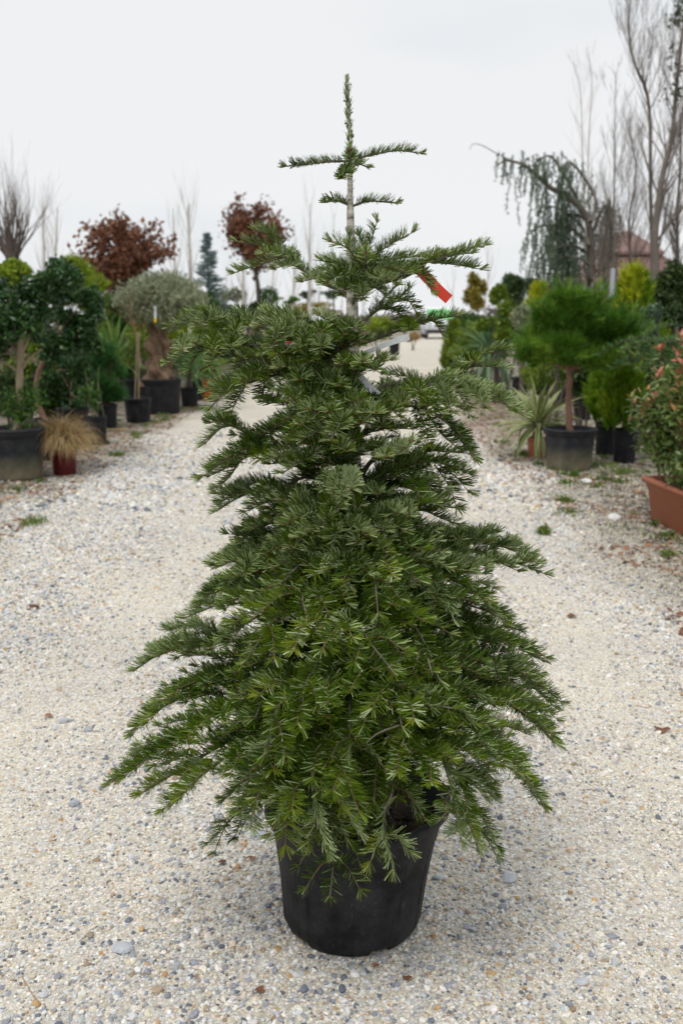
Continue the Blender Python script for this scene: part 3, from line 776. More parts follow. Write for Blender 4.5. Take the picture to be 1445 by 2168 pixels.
# right, rows 900-1110
BR(1050, [(780, 985, .12), (815, 965, .2), (852, 945, .28)], kids=[[(800, 975, .17), (810, 965, .25), (818, 966, .3)], [(830, 958, .24), (850, 955, .28), (870, 935, .3)]], **{**U, 'auto': False, 'bare': .6, 'pale': .8, 'wood': .006})
BR(1040, [(820, 990, .0), (880, 975, .03), (930, 980, .05), (992, 1003, .05)], kids=[[(930, 985, .05), (965, 1010, .08), (990, 1040, .1)], [(920, 985, .05), (950, 1030, .08), (965, 1072, .1)], [(870, 975, .03), (900, 1010, .1), (920, 1060, .14)]], **DRK)
BR(1060, [(790, 1020, .1), (850, 1010, .16), (890, 1035, .18), (925, 1070, .18)], **DRK)
BR(1075, [(800, 1045, .0), (850, 1030, -.05), (900, 1050, -.08)], **DRK)
BR(1130, [(810, 1090, .12), (850, 1070, .22), (866, 1092, .30)], kids=[[(830, 1085, .18), (820, 1090, .27), (812, 1110, .3)], [(840, 1078, .2), (880, 1060, .22), (915, 1065, .2)]], **{**U, 'auto': False, 'bare': .3, 'pale': .6})
BR(1135, [(830, 1090, .06), (890, 1080, .1), (930, 1095, .12), (970, 1112, .12)], **{**MID, 'pale': .45})
BR(1090, [(735, 1020, .2), (722, 1010, .33), (706, 1040, .40)], kids=[[(730, 1015, .25), (742, 1010, .34), (745, 1035, .4)], [(728, 1015, .28), (700, 1010, .33), (688, 1035, .36)], [(725, 1012, .3), (722, 1030, .38), (724, 1060, .42)]], **{**U, 'auto': False, 'bare': .55, 'pale': .7, 'wood': .006})
# outline tips of the lower skirt (row on stem, way points)
for y, pts, opt in [
    (1245, [(660, 1190, .02), (580, 1170, .03), (520, 1175, .02), (466, 1198, .0)], MID),
    (1250, [(650, 1210, .1), (560, 1205, .14), (490, 1230, .14), (427, 1270, .12)], MID),
    (1290, [(640, 1240, .12), (540, 1250, .18), (460, 1280, .18), (392, 1308, .16)], {**MID, 'pale': .4}),
    (1390, [(640, 1340, .06), (540, 1350, .1), (440, 1365, .1), (350, 1380, .08), (286, 1418, .06)], MID),
    (1470, [(640, 1450, .03), (520, 1430, .06), (420, 1460, .08), (340, 1500, .08), (285, 1545, .06)], DRK),
    (1500, [(640, 1480, .12), (520, 1490, .18), (420, 1530, .2), (320, 1600, .18), (235, 1655, .14)], {**DRK, 'tone': .0}),
    (1530, [(620, 1520, .18), (500, 1560, .24), (400, 1620, .26), (300, 1678, .24)], DRK),
    (1540, [(620, 1560, .2), (520, 1580, .3), (430, 1640, .32), (362, 1705, .3)], {**DRK, 'tone': .02}),
    (1560, [(640, 1580, .15), (560, 1620, .25), (475, 1690, .28)], DRK),
    (1250, [(820, 1190, .03), (920, 1190, .06), (1030, 1190, .08), (1100, 1195, .08), (1152, 1215, .08)], {**MID, 'pale': .4}),
    (1235, [(820, 1180, .0), (920, 1160, .0), (1020, 1150, .0), (1125, 1172, -.02)], MID),
    (1280, [(820, 1230, .1), (920, 1220, .16), (1000, 1250, .18), (1045, 1300, .18)], DRK),
    (1330, [(830, 1280, .05), (930, 1270, .08), (1020, 1290, .1), (1092, 1325, .1)], DRK),
    (1370, [(840, 1330, .06), (950, 1330, .1), (1060, 1350, .1), (1146, 1398, .08)], DRK),
    (1440, [(850, 1400, .05), (970, 1400, .08), (1080, 1420, .08), (1172, 1495, .06)], MID),
    (1480, [(860, 1450, .12), (980, 1460, .18), (1090, 1500, .18), (1178, 1575, .16)], DRK),
    (1530, [(860, 1500, .2), (960, 1520, .28), (1060, 1580, .3), (1140, 1700, .28)], DRK),
    (1560, [(850, 1540, .22), (930, 1570, .32), (980, 1660, .34), (1010, 1800, .3)], DRK),
    (1540, [(840, 1520, .25), (910, 1560, .36), (950, 1650, .4), (975, 1780, .38)], DRK),
    (1450, [(870, 1420, -.03), (980, 1440, -.06), (1110, 1480, -.08), (1160, 1530, -.1)], DRK)]:
    BR(y, pts, **{**opt, 'wood': .0055, 'droop': .0, 'latL': .46, 'lift': .02})
# skirt branches coming towards the viewer and hanging over the rim
FD = {**DRK, 'nlen': .0305, 'dens': .95, 'droop': .08, 'latL': .5, 'wood': .005, 'tone': .04, 'pale': .12, 'bare': .12}
FM = {**MID, 'wood': .005, 'droop': .06, 'latL': .55, 'pale': .35}
for y, pts, opt in [
    (1120, [(700, 1075, .14), (670, 1080, .26), (645, 1115, .32)], FM), (1130, [(770, 1090, .16), (790, 1100, .28), (770, 1150, .34)], FM), (1140, [(800, 1095, .1), (860, 1110, .2), (905, 1160, .24)], FM), (1150, [(690, 1100, .08), (610, 1120, .14), (560, 1165, .16)], FM), (1160, [(735, 1110, .2), (715, 1120, .34), (700, 1170, .38)], FM), (1100, [(690, 1050, .05), (620, 1050, .1), (565, 1075, .12)], FM),
    (1180, [(735, 1130, .2), (730, 1180, .34), (740, 1240, .40)], FM), (1190, [(690, 1150, .15), (650, 1180, .26), (600, 1230, .32)], FM),
    (1200, [(800, 1150, .18), (860, 1180, .28), (900, 1250, .32)], FM), (1230, [(830, 1180, .12), (930, 1190, .2), (990, 1235, .22)], FM), (1230, [(640, 1180, .1), (540, 1190, .2), (480, 1240, .22)], FM), (1260, [(840, 1210, .16), (920, 1230, .3), (960, 1310, .34)], FM), (1330, [(650, 1290, .12), (560, 1300, .22), (470, 1350, .24)], FM), (1215, [(760, 1170, .22), (790, 1220, .38), (800, 1300, .44)], FD),
    (1290, [(690, 1240, .2), (640, 1270, .34), (690, 1370, .44)], {**FD, 'tone': .12, 'pale': .2}), (1300, [(660, 1270, .2), (590, 1300, .34), (520, 1400, .4)], {**FD, 'tone': .12}),
    (1330, [(750, 1280, .25), (770, 1340, .42), (830, 1420, .48)], FD), (1340, [(820, 1290, .2), (880, 1330, .34), (930, 1440, .4)], FD),
    (1400, [(720, 1370, .28), (650, 1440, .44), (640, 1540, .5)], {**FD, 'tone': .08}), (1400, [(660, 1400, .2), (580, 1440, .34), (540, 1520, .4)], FD),
    (1410, [(780, 1380, .26), (830, 1440, .42), (850, 1540, .48)], FD), (1420, [(830, 1390, .2), (920, 1430, .34), (1000, 1530, .4)], FD),
    (1500, [(740, 1450, .26), (740, 1520, .42), (740, 1640, .46)], FD), (1520, [(700, 1500, .26), (660, 1570, .40), (662, 1680, .44), (690, 1800, .43)], {**FD, 'bare': .45}),
    (1530, [(690, 1520, .22), (620, 1600, .36), (605, 1690, .40), (635, 1785, .40)], {**FD, 'bare': .4}), (1540, [(660, 1540, .2), (580, 1600, .32), (540, 1700, .36), (530, 1750, .36)], FD),
    (1560, [(770, 1540, .24), (830, 1640, .36), (812, 1740, .40), (832, 1840, .42)], {**FD, 'bare': .55, 'latL': .38}), (1560, [(800, 1550, .22), (860, 1640, .34), (878, 1720, .36)], {**FD, 'latL': .4, 'bare': .5}),
    (1500, [(840, 1480, .22), (920, 1550, .36), (960, 1640, .40)], FD), (1470, [(690, 1440, .3), (600, 1480, .42), (560, 1600, .46)], FD),
    (1460, [(780, 1420, .3), (860, 1480, .44), (960, 1500, .48)], FD), (1600, [(700, 1600, .16), (640, 1660, .26), (600, 1730, .28)], FD), (1590, [(700, 1600, .2), (660, 1670, .34), (645, 1770, .39)], {**FD, 'bare': .4}), (1590, [(720, 1610, .24), (700, 1700, .38), (705, 1805, .42)], {**FD, 'bare': .45, 'latL': .4})]:
    BR(y, pts, **opt)
# the rest of the crown: inner and rear branches all the way round
for i, y in enumerate(np.concatenate([np.linspace(840, 1130, 14), np.linspace(1215, 1620, 20)])):
    Rm = np.interp(y, [640, 700, 850, 1000, 1130, 1200, 1400, 1550, 1700], [.1, .18, .26, .24, .2, .26, .36, .40, .34]) * rngF.uniform(.65, 1.0)
    th = i * 2.399 + rngF.normal(0, .3)
    dx, dy = math.cos(th), math.sin(th)
    if dy < -.5 and y < 1150: Rm *= .8
    if y < 1130 and dy < -.1: continue
    b0 = TB(y); dr = .05 if y > 1150 else .0
    rise = -.01 if y > 1200 else .04
    p1 = b0 + np.array([dx * Rm * .45, dy * Rm * .45, rise + .02]); p2 = b0 + np.array([dx * Rm, dy * Rm, rise - .06 - (.10 if y > 1400 else 0)])
    fir_branch([[b0, p1, p2]], True, rngF, style='comb' if y > 900 else 'brush', pale=.15, droop=dr, tone=-.06, wood=.005, latL=.5, bare=.3, nlen=.026, dens=.6, sub=False)
# dead grey twigs showing through the skirt
for pts in [[(845, 1535, .47), (800, 1552, .49), (776, 1572, .50)], [(550, 1574, .42), (580, 1580, .43), (602, 1576, .42)], [(586, 1602, .43), (584, 1580, .43), (592, 1578, .43)],
            [(682, 1585, .44), (665, 1620, .46), (660, 1640, .46), (670, 1680, .45)], [(830, 1680, .40), (812, 1716, .41), (795, 1738, .41)], [(905, 1395, .42), (915, 1430, .44)], [(760, 1560, .42), (735, 1590, .44), (712, 1620, .44)]]:
    A = Acc(); A.tube(spline([P3(*p) for p in pts], 8), np.linspace(.0021, .0010, 8), 5, 0, .9); A.build('dead_twig', [M['bark']], fir, smooth=True)
print('needles', NN[0])

# tags tied to the tree
def ribbon(name, pts, w, mat_, label, cat, twist=0.0, wdir=None):
    P = spline([P3(*p) for p in pts], 14); T = norm(np.gradient(P, axis=0))
    vd = norm(P - np.array([0, 0, EYE])); S = norm(np.cross(T, vd))
    a_ = np.linspace(0, twist, 14)[:, None]
    S = S * np.cos(a_) + np.cross(T, S) * np.sin(a_)
    N_ = np.cross(T, S)
    A = Acc(); w = np.asarray(w)[:, None] if not np.isscalar(w) else w
    th = .0004
    rows = np.stack([P - S * w / 2 + N_ * th, P + S * w / 2 + N_ * th, P + S * w / 2 - N_ * th, P - S * w / 2 - N_ * th, P - S * w / 2 + N_ * th], 1)
    A.grid(rows); A.add(np.stack([rows[0, 0], rows[0, 1], rows[0, 2], rows[0, 3]]), [[0, 1, 2, 3]]); A.add(rows[-1, :4], [[3, 2, 1, 0]])
    return A.build(name, mat_, loc=tuple(P[0]), smooth=False, label=label, category=cat)
M['tag_red'] = mat('red_tag_film', [(0, (.72, .045, .018)), (1, (.78, .055, .022))], .35, 20)
M['tag_white'] = mat('white_tape_film', [(0, (.80, .82, .82)), (1, (.90, .92, .92))], .3, 30, trans=.4)
ribbon('tree_tag', [(886, 570, .05), (905, 590, .055), (930, 616, .06), (950, 634, .06)], .0225, M['tag_red'], 'plain red plastic tag strip hanging from the upper right fir branch', 'tag')
ribbon('tree_tape', [(756, 752, .08), (790, 740, .10), (830, 724, .12), (866, 713, .13)], np.linspace(.007, .0155, 14), M['tag_white'], 'translucent white tape strip sticking out right of the fir trunk towards the gravel lane', 'tape', -.45)
ribbon('tree_tape', [(760, 795, .10), (770, 805, .13), (782, 820, .15), (802, 838, .15)], np.linspace(.012, .018, 14), M['tag_white'], 'short white tape end dangling below the longer strip, nearer the fir trunk', 'tape', -.6)
# ------------------------------------------------------------------ plant builders
G = {}
def green(key, dark, mid, light, rough=.5, trans=.25, spec=.4):
    G[key] = mat(key + '_leaf', [(0, dark), (.55, mid), (1, light)], rough, 3, mixn=.3, trans=trans, spec=spec)
green('holly', (.012, .040, .010), (.028, .080, .018), (.10, .19, .035), .35, .12, .4)
green('laurel', (.018, .055, .008), (.05, .125, .016), (.15, .26, .035), .4, .2, .3)
green('lime', (.12, .18, .01), (.26, .36, .02), (.45, .52, .05))
green('gold', (.12, .19, .008), (.36, .42, .014), (.62, .62, .03))
green('thuja', (.03, .10, .006), (.12, .24, .010), (.32, .42, .02))
green('hedge', (.05, .10, .008), (.13, .21, .014), (.30, .34, .03))
green('pine', (.025, .08, .008), (.095, .22, .018), (.26, .42, .04))
green('mugo', (.022, .085, .022), (.055, .17, .04), (.13, .29, .07))
green('olive', (.12, .14, .07), (.29, .32, .19), (.48, .52, .35), .6)
green('blue', (.09, .16, .15), (.21, .31, .29), (.38, .48, .45), .6)
green('cedar', (.05, .10, .05), (.13, .20, .12), (.26, .34, .21), .6)
green('rust', (.085, .034, .020), (.235, .098, .055), (.40, .20, .11), .7)
green('ochre', (.13, .12, .012), (.29, .24, .03), (.45, .35, .06))
green('darkshrub', (.018, .042, .010), (.05, .09, .022), (.12, .16, .05))
green('juniper', (.04, .11, .04), (.11, .22, .07), (.35, .42, .10))
green('yucca', (.04, .11, .03), (.10, .22, .06), (.26, .38, .10), .45, .15)
green('blueyucca', (.05, .12, .06), (.12, .24, .11), (.30, .42, .24), .45, .15)
green('palm', (.05, .12, .02), (.15, .26, .05), (.36, .45, .15), .45, .2)
green('grassgreen', (.05, .09, .012), (.13, .20, .025), (.27, .33, .06))
green('straw', (.25, .16, .06), (.48, .34, .16), (.70, .54, .30), .7, .2)
green('haze', (.09, .065, .055), (.16, .125, .11), (.25, .21, .19), .9, .1)
B = {}
B['tan'] = mat('tan_bark', [(0, (.16, .12, .075)), (.6, (.30, .24, .15)), (1, (.42, .35, .24))], .85, 10, bump=.004)
B['redbrown'] = mat('red_brown_bark', [(0, (.10, .05, .03)), (.6, (.20, .11, .07)), (1, (.33, .20, .13))], .85, 18, bump=.004)
B['grey'] = mat('grey_bark', [(0, (.09, .075, .06)), (.6, (.17, .145, .12)), (1, (.27, .235, .2))], .85, 8, bump=.004)
B['dark'] = mat('dark_bark', [(0, (.05, .04, .03)), (1, (.14, .11, .09))], .85, 8, bump=.004)
B['birch'] = mat('birch_bark', [(0, (.34, .30, .26)), (.5, (.56, .52, .47)), (1, (.72, .69, .64))], .8, 5)
B['olive'] = mat('olive_bark', [(0, (.02, .012, .008)), (.45, (.16, .10, .06)), (1, (.42, .30, .19))], .9, 9, bump=.02, bscale=14)
B['twig'] = mat('bare_twig_bark', [(0, (.10, .078, .065)), (1, (.21, .17, .145))], .85, 6)

def cloud(A, c, r, n, size, rng, aspect=.5, shell=.55, up=.0, mat=0, lumps=0, tone=0.0):
    """n leaf-sized faces through an uneven crown built of sub-clumps"""
    c = np.asarray(c, float); r = np.asarray(r, float)
    if lumps:
        d = norm(rng.normal(size=(lumps, 3))); rr = rng.uniform(.25, .82, (lumps, 1)) ** .7
        cs = c + d * rr * r; ss = rng.uniform(.26, .46, (lumps, 1)) * r * rng.uniform(.8, 1.2, (lumps, 3)); tn = rng.normal(0, .1, lumps)
        w = (ss.prod(1)) ** .67; k = rng.choice(lumps, n, p=w / w.sum())
    else:
        cs, ss, tn, k = c[None], r[None], np.zeros(1), np.zeros(n, int)
    d = norm(rng.normal(size=(n, 3))); rad = (shell + (1 - shell) * rng.random((n, 1)) ** .8) * rng.normal(1, .09, (n, 1))
    P = cs[k] + d * rad * ss[k]
    ax = norm(rng.normal(size=(n, 3)) + d * .8 + np.array([0, 0, up]))
    nr = norm(np.cross(ax, rng.normal(size=(n, 3))))
    L = size * rng.uniform(.6, 1.35, (n, 1)); Wd = L * aspect * .5
    V = np.stack([P - ax * L * .5, P + nr * Wd, P + ax * L * .5 + np.cross(ax, nr) * L * .08, P - nr * Wd], 1).reshape(-1, 3)
    A.add(V, np.arange(4 * n).reshape(-1, 4), mat, np.repeat(np.clip(rng.normal(.45 + tone, .27, n) + tn[k], 0, 1), 4))

def blades(A, base, D, L, Wd, rng, droop=.6, seg=5, mat=0, tone=0.0, wave=.0):
    """arching strap leaves: base (n,3), D start direction, lengths L"""
    n = len(base); D = norm(D); L = np.asarray(L)[:, None]; Wd = np.asarray(Wd)[:, None]
    P, p, d = [base], base.copy(), D.copy()
    for i in range(seg):
        d = norm(d + np.array([0, 0, -1.0]) * droop * (i + 1) / seg ** 1.3 * .5 + (rng.normal(0, wave, (n, 3)) if wave else 0))
        p = p + d * L / seg; P.append(p)
    P = np.stack(P, 1)
    S = norm(np.cross(D, np.array([0, 0, 1.0]) + rng.normal(0, .3, (n, 3))))
    pr = np.array([.55, 1, 1, .85, .55, .06]) if seg == 5 else np.interp(np.linspace(0, 1, seg + 1), [0, .3, .7, 1], [.6, 1, .8, .06])
    Lf = P - S[:, None] * Wd[:, None] * pr[None, :, None] * .5; Rt = P + S[:, None] * Wd[:, None] * pr[None, :, None] * .5
    V = np.stack([Lf, Rt], 2).reshape(n, -1, 3); m = V.shape[1]
    q = np.array([[2 * i, 2 * i + 1, 2 * i + 3, 2 * i + 2] for i in range(seg)])
    A.add(V.reshape(-1, 3), (q[None] + (np.arange(n) * m)[:, None, None]).reshape(-1, 4), mat, np.repeat(np.clip(rng.normal(.5 + tone, .2, n), 0, 1), m))

def tufts(A, C, Dn, rng, nl=26, L=.06, w=.004, mat=0, spread=.8, tone=0.0):
    """bottle-brush needle tufts at points C pointing along Dn"""
    k = len(C); C = np.repeat(C, nl, 0); D = np.repeat(norm(Dn), nl, 0)
    d = norm(D + rng.normal(0, spread, (k * nl, 3)))
    b = C + D * rng.uniform(-L * .5, L * .4, (k * nl, 1))
    S = norm(np.cross(d, rng.normal(size=d.shape))); ln = L * rng.uniform(.7, 1.2, (k * nl, 1))
    V = np.stack([b - S * w / 2, b + S * w / 2, b + d * ln], 1).reshape(-1, 3)
    tn = np.repeat(np.clip(rng.normal(.45 + tone, .17, k), 0, 1), nl)
    A.add(V, np.arange(3 * k * nl).reshape(-1, 3), mat, np.repeat(np.clip(tn + rng.normal(0, .06, k * nl), 0, 1), 3))

def ball_points(c, r, n, rng, top=True):
    d = norm(rng.normal(size=(n, 3)))
    if top: d[:, 2] = np.abs(d[:, 2]) * np.where(rng.random(n) < .78, 1, -.5)
    return np.asarray(c) + d * np.asarray(r) * rng.uniform(.78, 1.04, (n, 1)), d

def limbs(A, p, d, L, r, lv, rng, spread=.5, up=.15, kids=3, mat=0, wob=.10, r_end=.25, kmin=4, shrink=.62):
    """branching limbs; returns the tips"""
    n = 7 if lv >= 2 else 4; P = [np.asarray(p, float)]; d = norm(d)
    for i in range(n - 1):
        d = norm(d + rng.normal(0, wob, 3) + np.array([0, 0, up * .3])); P.append(P[-1] + d * L / (n - 1))
    P = np.array(P); R = np.linspace(r, r * r_end if lv else r * .25, n)
    A.tube(P, R, 7 if r > .03 else (5 if r > .008 else 3), mat, rng.random(), cap=False)
    tips = []
    if lv:
        for i in range(kids + (1 if lv > 1 else 0)):
            f = rng.uniform(.3, 1.0) if i else 1.0
            k = min(int(f * (n - 1)), n - 1); T = norm(P[k] - P[max(k - 1, 0)])
            nd = norm(T + norm(rng.normal(size=3)) * spread + np.array([0, 0, up]))
            tips += limbs(A, P[k], nd, L * shrink * rng.uniform(.75, 1.2), max(R[k] * .7, .0015), lv - 1, rng, spread, up, kids, mat, wob, r_end, kmin, shrink)
    else: tips.append(P[-1])
    return tips

def pot_of(root, c, r, h, m, rng, tilt=0.0, soil=True, square=False, k=40, ribs=True):
    """round nursery pot with a rolled rim"""
    A = Acc(); t = max(r * .05, .006)
    prof = [(r * .76, 0), (r * .79, .004), (r * .81, h * .06), (r * .90, h * .82), (r * .905, h * .83), (r * .935, h * .84), (r * .955, h * .93), (r * .95, h * .985), (r * .91, h), (r * .88, h * .97), (r * .84, h * .7)]
    def mod(rr, z, th):
        rr = rr.copy()
        if ribs: rr[2:4] *= 1 + .012 * (np.cos(th * 12) > .6)
        return rr, z
    A.lathe(c, prof, 48, mod=mod)
    p = A.build('pot', m, root, smooth=True)
    R = Acc(); ph = np.linspace(-.6, math.pi + .2, 7)
    R.lathe(c, [(r * .955 + t * math.sin(a_) * .9, h * .965 + t * .62 * -math.cos(a_)) for a_ in ph], 48)
    R.build('rim', m, p, smooth=True)
    if soil:
        S = Acc(); th = np.linspace(0, 2 * math.pi, 25); rr = np.linspace(0, r * .87, 6); tg, rg = np.meshgrid(th, rr)
        S.grid(np.stack([c[0] + rg * np.cos(tg), c[1] + rg * np.sin(tg), c[2] + h * .88 + .012 * np.sin(tg * 3 + rg * 30) * (rg > 0)], -1))
        S.build('soil', M['soil'], root)

def place(x0, x1, ytop, ybase):
    """pot rectangle in the photo -> centre on the ground, radius, height"""
    xm = (x0 + x1) / 2
    g0 = ground(xm, ybase)
    r = (x1 - x0) / 2 / ppm(g0[1] + .15, .3) / .97
    Yc = g0[1] + r * .8
    c = at(xm, ybase, Yc); c[2] = float(gh(c[0], c[1]))
    top = at(xm, ytop, Yc)[2]
    return c, r, max(top, r * .6)

def XYZ(x, y, Y): return at(x, y, Y)
RN = np.random.default_rng

def stem(A, pts, r0, r1, k=8, mat=0, rnd=.5, wob=0, rng=None):
    P = spline(pts, 14)
    if wob: P[1:-1] += rng.normal(0, wob, (12, 3))
    A.tube(P, np.linspace(r0, r1, 14), k, mat, rnd)

# ------------------------------------------------------------------ left side of the lane
# 1 big glossy evergreen standard in the nearest wide black pot
def holly_tree():
    rng = RN(21); c, r, h = place(-22, 101, 905, 1021)
    t = thing('potted_evergreen', 'glossy evergreen on a tan stem in the wide dirty pot at the left edge', 'potted tree', c)
    pot_of(t, c, r, h, M['dirty_pot'], rng)
    Y = c[1]; A = Acc()
    tp = XYZ(45, 700, Y)
    stem(A, [c + [0, 0, h * .85], XYZ(42, 870, Y), XYZ(42, 790, Y), tp], .042, .030, 10, 0, .6, .003, rng)
    for (x, y, dy) in ((-20, 640, .2), (90, 740, -.1), (95, 620, 0), (10, 740, .1), (50, 600, .2), (-35, 760, 0)):
        stem(A, [XYZ(44, 760 + (y - 640) * .25, Y), XYZ((44 + x) / 2, (y + 770) / 2, Y + dy * .5), XYZ(x, y, Y + dy)], .016, .006, 6)
    A.build('trunk', B['tan'], t, smooth=True)
    F = Acc()
    for (x, y, rx, ry, n) in ((0, 655, 95, 75, 3600), (100, 610, 72, 62, 3000), (60, 690, 70, 45, 1800), (-30, 720, 60, 60, 1200)):
        s = 1 / ppm(Y); cloud(F, XYZ(x, y, Y), (rx * s, .38, ry * s), n, .055, rng, .48, .35, lumps=14)
    F.build('crown', G['holly'], t)
    U_ = Acc()
    for (x, y) in ((20, 850), (70, 840), (45, 880)): cloud(U_, XYZ(x, y, Y - .05), (.16, .16, .16), 300, .045, rng, .4, .1)
    U_.build('underplanting', G['laurel'], t)
holly_tree()

def shrub(name, label, cat, rect, m, potm, clumps, n, leaf=.05, seed=1, trunk=None, bark='tan', depth=.3, aspect=.5, group=None, lumps=10, shell=.35, up=0, extra=None, sticks=0):
    """potted leafy shrub; rect = pot rectangle, clumps = (x, y, rx, ry) in photo pixels at the plant's own distance"""
    rng = RN(seed); c, r, h = place(*rect)
    t = thing(name, label, cat, c, group); pot_of(t, c, r, h, potm, rng)
    Y = c[1]; s = 1 / ppm(Y)
    A = Acc()
    if trunk: stem(A, [c + [0, 0, h * .8]] + [XYZ(x, y, Y) for x, y in trunk[1:]], trunk[0], trunk[0] * .6, 8, 0, .5, .003, rng)
    for cl in clumps[:5]:
        b = XYZ(*trunk[-1], Y) if trunk else c + [rng.normal(0, r * .3), rng.normal(0, r * .3), h * .8]
        stem(A, [b, (b + XYZ(cl[0], cl[1], Y)) / 2 + rng.normal(0, .03, 3), XYZ(cl[0], cl[1], Y)], .012, .004, 5)
    for _ in range(sticks):
        q = c + [rng.normal(0, r * .4), rng.normal(0, r * .4), h * .8]; stem(A, [q, q + [rng.normal(0, .06), 0, rng.uniform(.3, .7)]], .005, .002, 4)
    A.build('trunk' if trunk else 'stems', B[bark], t, smooth=True)
    F = Acc(); tot = sum(cl[2] * cl[3] for cl in clumps)
    for cl in clumps:
        cloud(F, XYZ(cl[0], cl[1], Y + rng.uniform(-.05, .1)), (cl[2] * s, min(depth, cl[2] * s * 1.1), cl[3] * s), int(n * cl[2] * cl[3] / tot), leaf, rng, aspect, shell, up, lumps=lumps)
    F.build('crown', m, t)
    if extra: extra(t, c, Y, s, rng)
    return t, c, r, h

shrub('potted_evergreen', 'second glossy evergreen, on a reddish stem behind the dry grass', 'potted tree', (70, 150, 888, 978), G['holly'], M['black_pot'],
      [(165, 650, 55, 55), (140, 720, 60, 60), (190, 720, 30, 55), (130, 610, 50, 45)], 6800, .055, 22, (.035, (78, 850), (82, 790), (110, 730)), 'redbrown', .4)
shrub('potted_evergreen', 'broad low dark evergreen mass between the dry grass and the feathery green pine', 'potted tree', (120, 192, 862, 925), G['holly'], M['black_pot'],
      [(145, 800, 70, 55), (175, 770, 38, 60), (110, 780, 40, 50), (160, 850, 40, 25)], 6200, .05, 23, (.02, (150, 880), (150, 830)), 'tan', .4)
shrub('potted_shrub', 'sparse stemmed shrub in the small grey pot just right of the dry grass', 'potted shrub', (189, 229, 880, 943), G['laurel'], M['grey_pot'],
      [(200, 850, 20, 26), (185, 830, 22, 28)], 420, .045, 24, None, 'tan', .14, sticks=3)

def dry_grass():
    rng = RN(31); c, r, h = place(110, 166, 950, 1007)
    t = thing('potted_grass', 'shaggy straw-coloured grass spilling over a burgundy pot beside the wide black pot', 'potted grass', c)
    pot_of(t, c, r, h, M['red_pot'], rng)
    n = 1500; A = Acc(); th = rng.uniform(0, 6.28, n); out = rng.uniform(.05, .75, n)
    D = np.stack([np.cos(th) * out + .12, np.sin(th) * out, np.ones(n)], 1)
    b = c + np.stack([np.cos(th) * r * .6 * rng.random(n), np.sin(th) * r * .6 * rng.random(n), np.full(n, h * .9)], 1)
    blades(A, b, D, rng.uniform(.26, .54, n), rng.uniform(.004, .008, n), rng, 2.3, 8, 0, 0, .11)
    A.build('blades', G['straw'], t, kind='stuff')
dry_grass()

def pine_bush(label, rect, clumps, seed, m, n, L=.07, trunk=None, group=None, up=.6, bark='redbrown', tone=0.0):
    rng = RN(seed); c, r, h = place(*rect)
    t = thing('potted_pine', label, 'potted pine', c, group); pot_of(t, c, r, h, M['dirty_pot'] if trunk else M['grey_pot'], rng)
    Y = c[1]; s = 1 / ppm(Y); A = Acc()
    if trunk:
        stem(A, [c + [0, 0, h * .8]] + [XYZ(x, y, Y) for x, y in trunk[1:]], trunk[0], trunk[0] * .75, 10, 0, .5, .004, rng)
    b0 = XYZ(*trunk[-1], Y) if trunk else c + [0, 0, h * .85]
    for cl in clumps:
        for _ in range(3):
            e = XYZ(cl[0] + rng.normal(0, cl[2] * .4), cl[1] + rng.normal(0, cl[3] * .3), Y + rng.normal(0, .1)); stem(A, [b0, (b0 + e) / 2 + [0, 0, .03], e], .016, .004, 5)
    A.build('trunk', B[bark], t, smooth=True)
    F = Acc(); A2 = Acc(); tot = sum(cl[2] * cl[3] for cl in clumps)
    for cl in clumps:
        k = int(n * cl[2] * cl[3] / tot)
        for tt in range(6):
            d0 = norm(rng.normal(size=3)); cc = XYZ(cl[0], cl[1], Y) + d0 * np.array([cl[2] * s, cl[2] * s * .8, cl[3] * s]) * .55
            P, D = ball_points(cc, (cl[2] * s * .36, cl[2] * s * .36, cl[3] * s * .36), k // 6, rng)
            tufts(F, P, D + [0, 0, up], rng, 24, L, L * .07, 0, .36, tone + rng.normal(0, .27))
    for cl in clumps:      # stray shoots breaking the outline
        P, D = ball_points(XYZ(cl[0], cl[1], Y), (cl[2] * s * 1.02, cl[2] * s * .8, cl[3] * s * 1.02), max(int(n / 150), 4), rng)
        for p_, d_ in zip(P, D):
            dd = norm(d_ + np.array([0, 0, .7]) + rng.normal(0, .2, 3)); PP = p_ + np.linspace(-.5, 1, 5)[:, None] * dd * L * rng.uniform(.7, 1.3)
            F_ = A2; F_.tube(PP, .004, 3, cap=False); tufts(F, PP, np.repeat(dd[None], 5, 0), rng, 16, L * .8, L * .06, 0, .5, tone + rng.normal(.12, .2))
    A2.build('shoots', B[bark], t, kind='stuff')
    F.build('crown', m, t)
pine_bush('soft feathery green dwarf pine in a black pot in front of the fan palm', (204, 251, 855, 909), [(225, 800, 38, 50), (215, 760, 28, 32), (240, 830, 26, 30), (205, 830, 24, 34)], 41, G['mugo'], 1300, .10)

def staked_tree():
    rng = RN(42); c, r, h = place(264, 323, 842, 896)
    t = thing('potted_sapling', 'bare crooked sapling tied to thin canes in a clean black pot before the olive', 'potted sapling', c)
    pot_of(t, c, r, h, M['black_pot'], rng); Y = c[1]
    A = Acc(); stem(A, [c + [0, 0, h * .8], XYZ(293, 780, Y), XYZ(291, 730, Y), XYZ(286, 700, Y), XYZ(278, 685, Y)], .012, .007, 7, 0, .6, .002, rng)
    for e in ((262, 640), (285, 655), (300, 668), (270, 600), (245, 650)): limbs(A, XYZ(280, 690, Y), XYZ(*e, Y) - XYZ(280, 690, Y), .35, .006, 2, rng, .45, .1)
    A.build('trunk', B['redbrown'], t, smooth=True)
    for x0, x1 in ((288, 291), (297, 294)):
        K = Acc(); K.tube([c + [(x0 - 293) / ppm(Y), -.04, h * .8], XYZ(x1, 705, Y - .04)], .009, 7); K.build('cane', B['tan'], t)
staked_tree()

